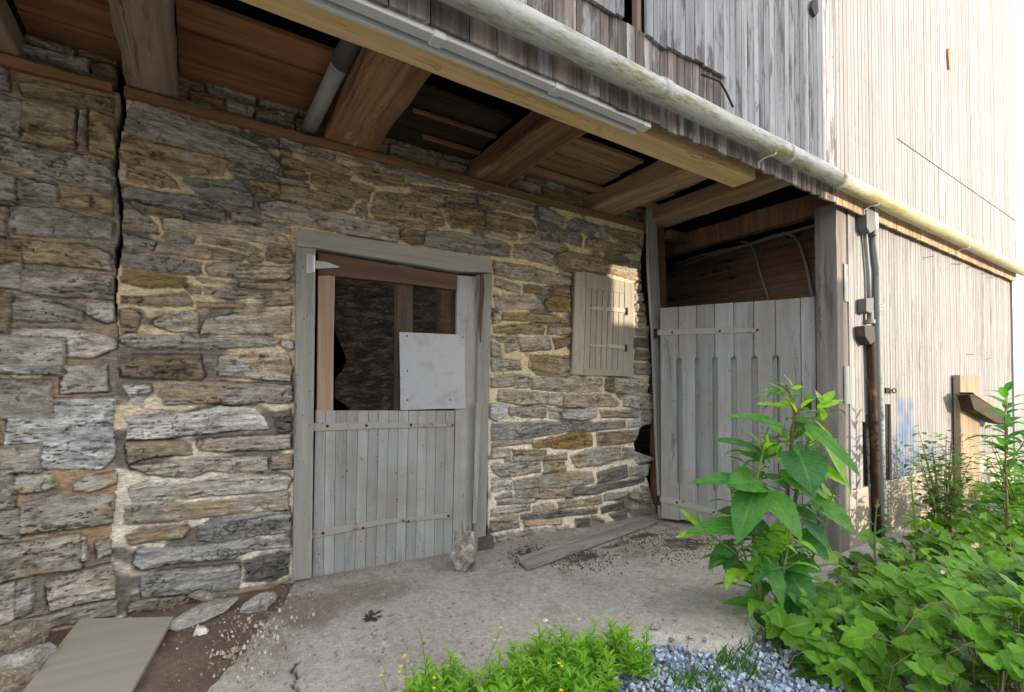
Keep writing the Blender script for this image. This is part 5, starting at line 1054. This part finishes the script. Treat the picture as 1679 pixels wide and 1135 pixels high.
# low weeds in the foreground, bright whorled shoots
ml = MB(); ms = MB(); rr = random.Random(5); cnt = 0
reg = [(640, 1230), (650, 1118), (720, 1100), (790, 1092), (860, 1065), (900, 1046), (960, 1040), (1010, 1035), (1068, 1042), (1075, 1078), (1020, 1095), (990, 1130), (1000, 1230)]
rw = [XY(px, py+22) for px, py in reg]; rx0, rx1 = min(p[0] for p in rw), max(p[0] for p in rw); ry0, ry1 = min(p[1] for p in rw), max(p[1] for p in rw)
while cnt < 230:
    x = rr.uniform(rx0, rx1); y = rr.uniform(ry0, ry1)
    if polysd(np.array([x]), np.array([y]), rw)[0] < 0: continue
    cnt += 1; g = gz(x, y)-.05; H = rr.uniform(.09, .19); lean = Vector((rr.gauss(0, .02), rr.gauss(0, .02), 0)); A = Vector((x, y, g)); B = A+Vector((0, 0, H))+lean
    ms.tube([A, B], .002, 4)
    for i in range(15):
        t = .25+.75*i/14; an = i*2.4+rr.uniform(-.3, .3); sz = (.6+.4*math.sin(t*3))*rr.uniform(.8, 1.2); leaf(ml, A.lerp(B, t), (math.cos(an), math.sin(an), .3+1.0*t*t), (0, 0, 1), .062*sz, .018*sz, 4, .15, rr.uniform(.3, 1.), 'lance', .0, rr)
wp = ml.build('weed_patch', M_LF3, smooth=True); tag(wp, 'bright green patch of low narrow-leaved weeds at the edge of the concrete', 'weeds', None, 'stuff'); ms.build('stalks', M_STEM, wp)
ml = MB()
for k in range(420):
    px, py = R.choice([(1230, 1085), (1190, 1075), (1120, 1100), (1250, 1030), (1290, 1045), (1210, 1060), (1160, 1110), (1330, 1060)]); p = GP(R.gauss(px, 18), R.gauss(py, 10)); a = R.uniform(0, 6.28)
    leaf(ml, (p.x, p.y, p.z-.05), (math.cos(a)*.5, math.sin(a)*.5, 1), (math.sin(a), 0, .2), R.uniform(.03, .09), R.uniform(.004, .012), 4, .1, .6, 'lance')
tag(ml.build('grass_tufts', M_LF4), 'sparse tufts of grass growing through the gravel edge', 'grass', None, 'stuff')
WFL = [((640, 1180), (625, 1108), 1, 'lone yellow wildflower at the left end of the weeds'), ((665, 1190), (662, 1078), 5, 'wildflower stalk with a cluster of small yellow blossoms left of the weeds'), ((700, 1150), (688, 1032), 0, 'thin bare wildflower stalk arching over the concrete'),
       ((770, 1150), (822, 1030), 2, 'slender wildflower stem with two yellow blossoms above the weeds'), ((700, 1200), (712, 1112), 2, 'short yellow wildflower in the left of the weeds'), ((915, 1180), (917, 1088), 2, 'pair of yellow wildflowers in the middle of the weeds'), ((925, 1200), (920, 1132), 1, 'yellow wildflower at the bottom picture edge')]
for (bx, by), (tx, ty), nf, lb in WFL:
    A = GP(bx, by); f = A.dot(CAMF); B = atd(tx, ty, f+.04); o = thing('wildflower', A, lb, 'wildflower', 'yellow wildflowers'); mid = A.lerp(B, .5)+Vector((.015, .0, .02)); pts = bez(A, mid, B, 8)
    ms = MB(); ms.tube(pts, .0018, 5); ms.build('stalk', M_STEM, o); ml = MB()
    for i in range(9):
        q = pts[1+i % 7]; a = R.uniform(0, 6.28); leaf(ml, q, (math.cos(a), math.sin(a), .6), (0, 0, 1), .035, .006, 3, .1, .5)
    ml.build('leaves', M_LF3, o)
    for k in range(nf):
        q = (pts[-1] if k == 0 else pts[-1-(k % 4)]+Vector((R.uniform(-.02, .02), R.uniform(-.02, .02), R.uniform(-.02, .01)))); mb = MB()
        for j in range(5):
            a = j*1.2566; leaf(mb, q, (math.cos(a), math.sin(a), .35), (0, 0, 1), .009, .008, 3, .1, .2, 'ovate')
        mb.build('blossom', M_YEL, o)
# ------------------------------------------------------------------ barn-shaped sun blocker, unseen, added to shade the yard
SUN_AZ = math.radians(25.); SUN_EL = math.radians(9.5)     # azimuth measured from the wall normal towards +x
sunv = Vector((math.sin(SUN_AZ)*math.cos(SUN_EL), -math.cos(SUN_AZ)*math.cos(SUN_EL), math.sin(SUN_EL)))   # towards the sun
yb = -6.5; xb = xsun-.20+(FRONT-yb)*math.tan(SUN_AZ)
NB = thing('sun_blocker', (0, yb-3, -1.4), 'unseen barn-shaped blocker added behind the camera to shade the yard', 'barn')
mb = MB(); x = xb-14.; MB().box(xb, xb+.5, yb-3, yb-.01, -1.5, 2.42).build('low_sun_block', M_SIDE, NB)  # low block added to cut off the foot of the sun patch
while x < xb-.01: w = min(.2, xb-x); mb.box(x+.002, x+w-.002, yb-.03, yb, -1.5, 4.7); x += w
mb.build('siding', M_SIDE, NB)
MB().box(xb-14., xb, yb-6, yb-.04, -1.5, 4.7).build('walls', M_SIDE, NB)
mb = MB(); mb.prism([(xb-14.2, yb+.15, 4.6), (xb-14.2, yb-3, 5.6), (xb-14.2, yb-6.2, 4.6)], (14.2, 0, 0)); mb.build('roof', M_BOX, NB)
mb = MB(); mb.box(xb-8, xb-5.5, yb+.002, yb+.04, -1.45, 1.6); mb.build('door', M_GATE, NB)
# ------------------------------------------------------------------ light
w = bpy.data.worlds.new('World'); scene.world = w; w.use_nodes = True; t = w.node_tree; t.nodes.clear()
sk_ = t.nodes.new('ShaderNodeTexSky'); sk_.sky_type = 'NISHITA'; sk_.sun_disc = False; sk_.sun_elevation = SUN_EL; sk_.sun_rotation = math.pi-SUN_AZ
sk_.air_density = .9; sk_.dust_density = 1.4; sk_.ozone_density = 1.3
bg = t.nodes.new('ShaderNodeBackground'); bg.inputs[1].default_value = SKY; wo = t.nodes.new('ShaderNodeOutputWorld'); 
tcw = t.nodes.new('ShaderNodeTexCoord'); mpw = t.nodes.new('ShaderNodeMapping'); mpw.inputs['Scale'].default_value = (1, 1, 2.5); t.links.new(tcw.outputs['Generated'], mpw.inputs[0])
nw = t.nodes.new('ShaderNodeTexNoise'); nw.inputs['Scale'].default_value = 2.2; nw.inputs['Detail'].default_value = 6; t.links.new(mpw.outputs[0], nw.inputs['Vector'])
rw_ = t.nodes.new('ShaderNodeValToRGB'); rw_.color_ramp.elements[0].position = .36; rw_.color_ramp.elements[1].position = .58; t.links.new(nw.outputs['Fac'], rw_.inputs[0])
mw = t.nodes.new('ShaderNodeMix'); mw.data_type = 'RGBA'; t.links.new(rw_.outputs[0], mw.inputs[0]); t.links.new(sk_.outputs[0], mw.inputs[6]); mw.inputs[7].default_value = (CL*1.0, CL*.985, CL*.96, 1); t.links.new(mw.outputs[2], bg.inputs[0]); t.links.new(bg.outputs[0], wo.inputs[0])
sl = bpy.data.lights.new('sun', 'SUN'); sl.energy = SUN; sl.angle = math.radians(.4); sl.color = (1., .82, .62); so = bpy.data.objects.new('sun', sl); COL.objects.link(so)
so.rotation_euler = (-sunv).to_track_quat('-Z', 'Y').to_euler(); so.location = (6, -4, 6)
scene.render.engine = 'CYCLES'; scene.cycles.max_bounces = 8; scene.cycles.diffuse_bounces = 5; scene.cycles.transparent_max_bounces = 12
vs = scene.view_settings; vs.view_transform = 'Standard'; vs.look = 'None'; vs.gamma = 1; vs.exposure = EXPO
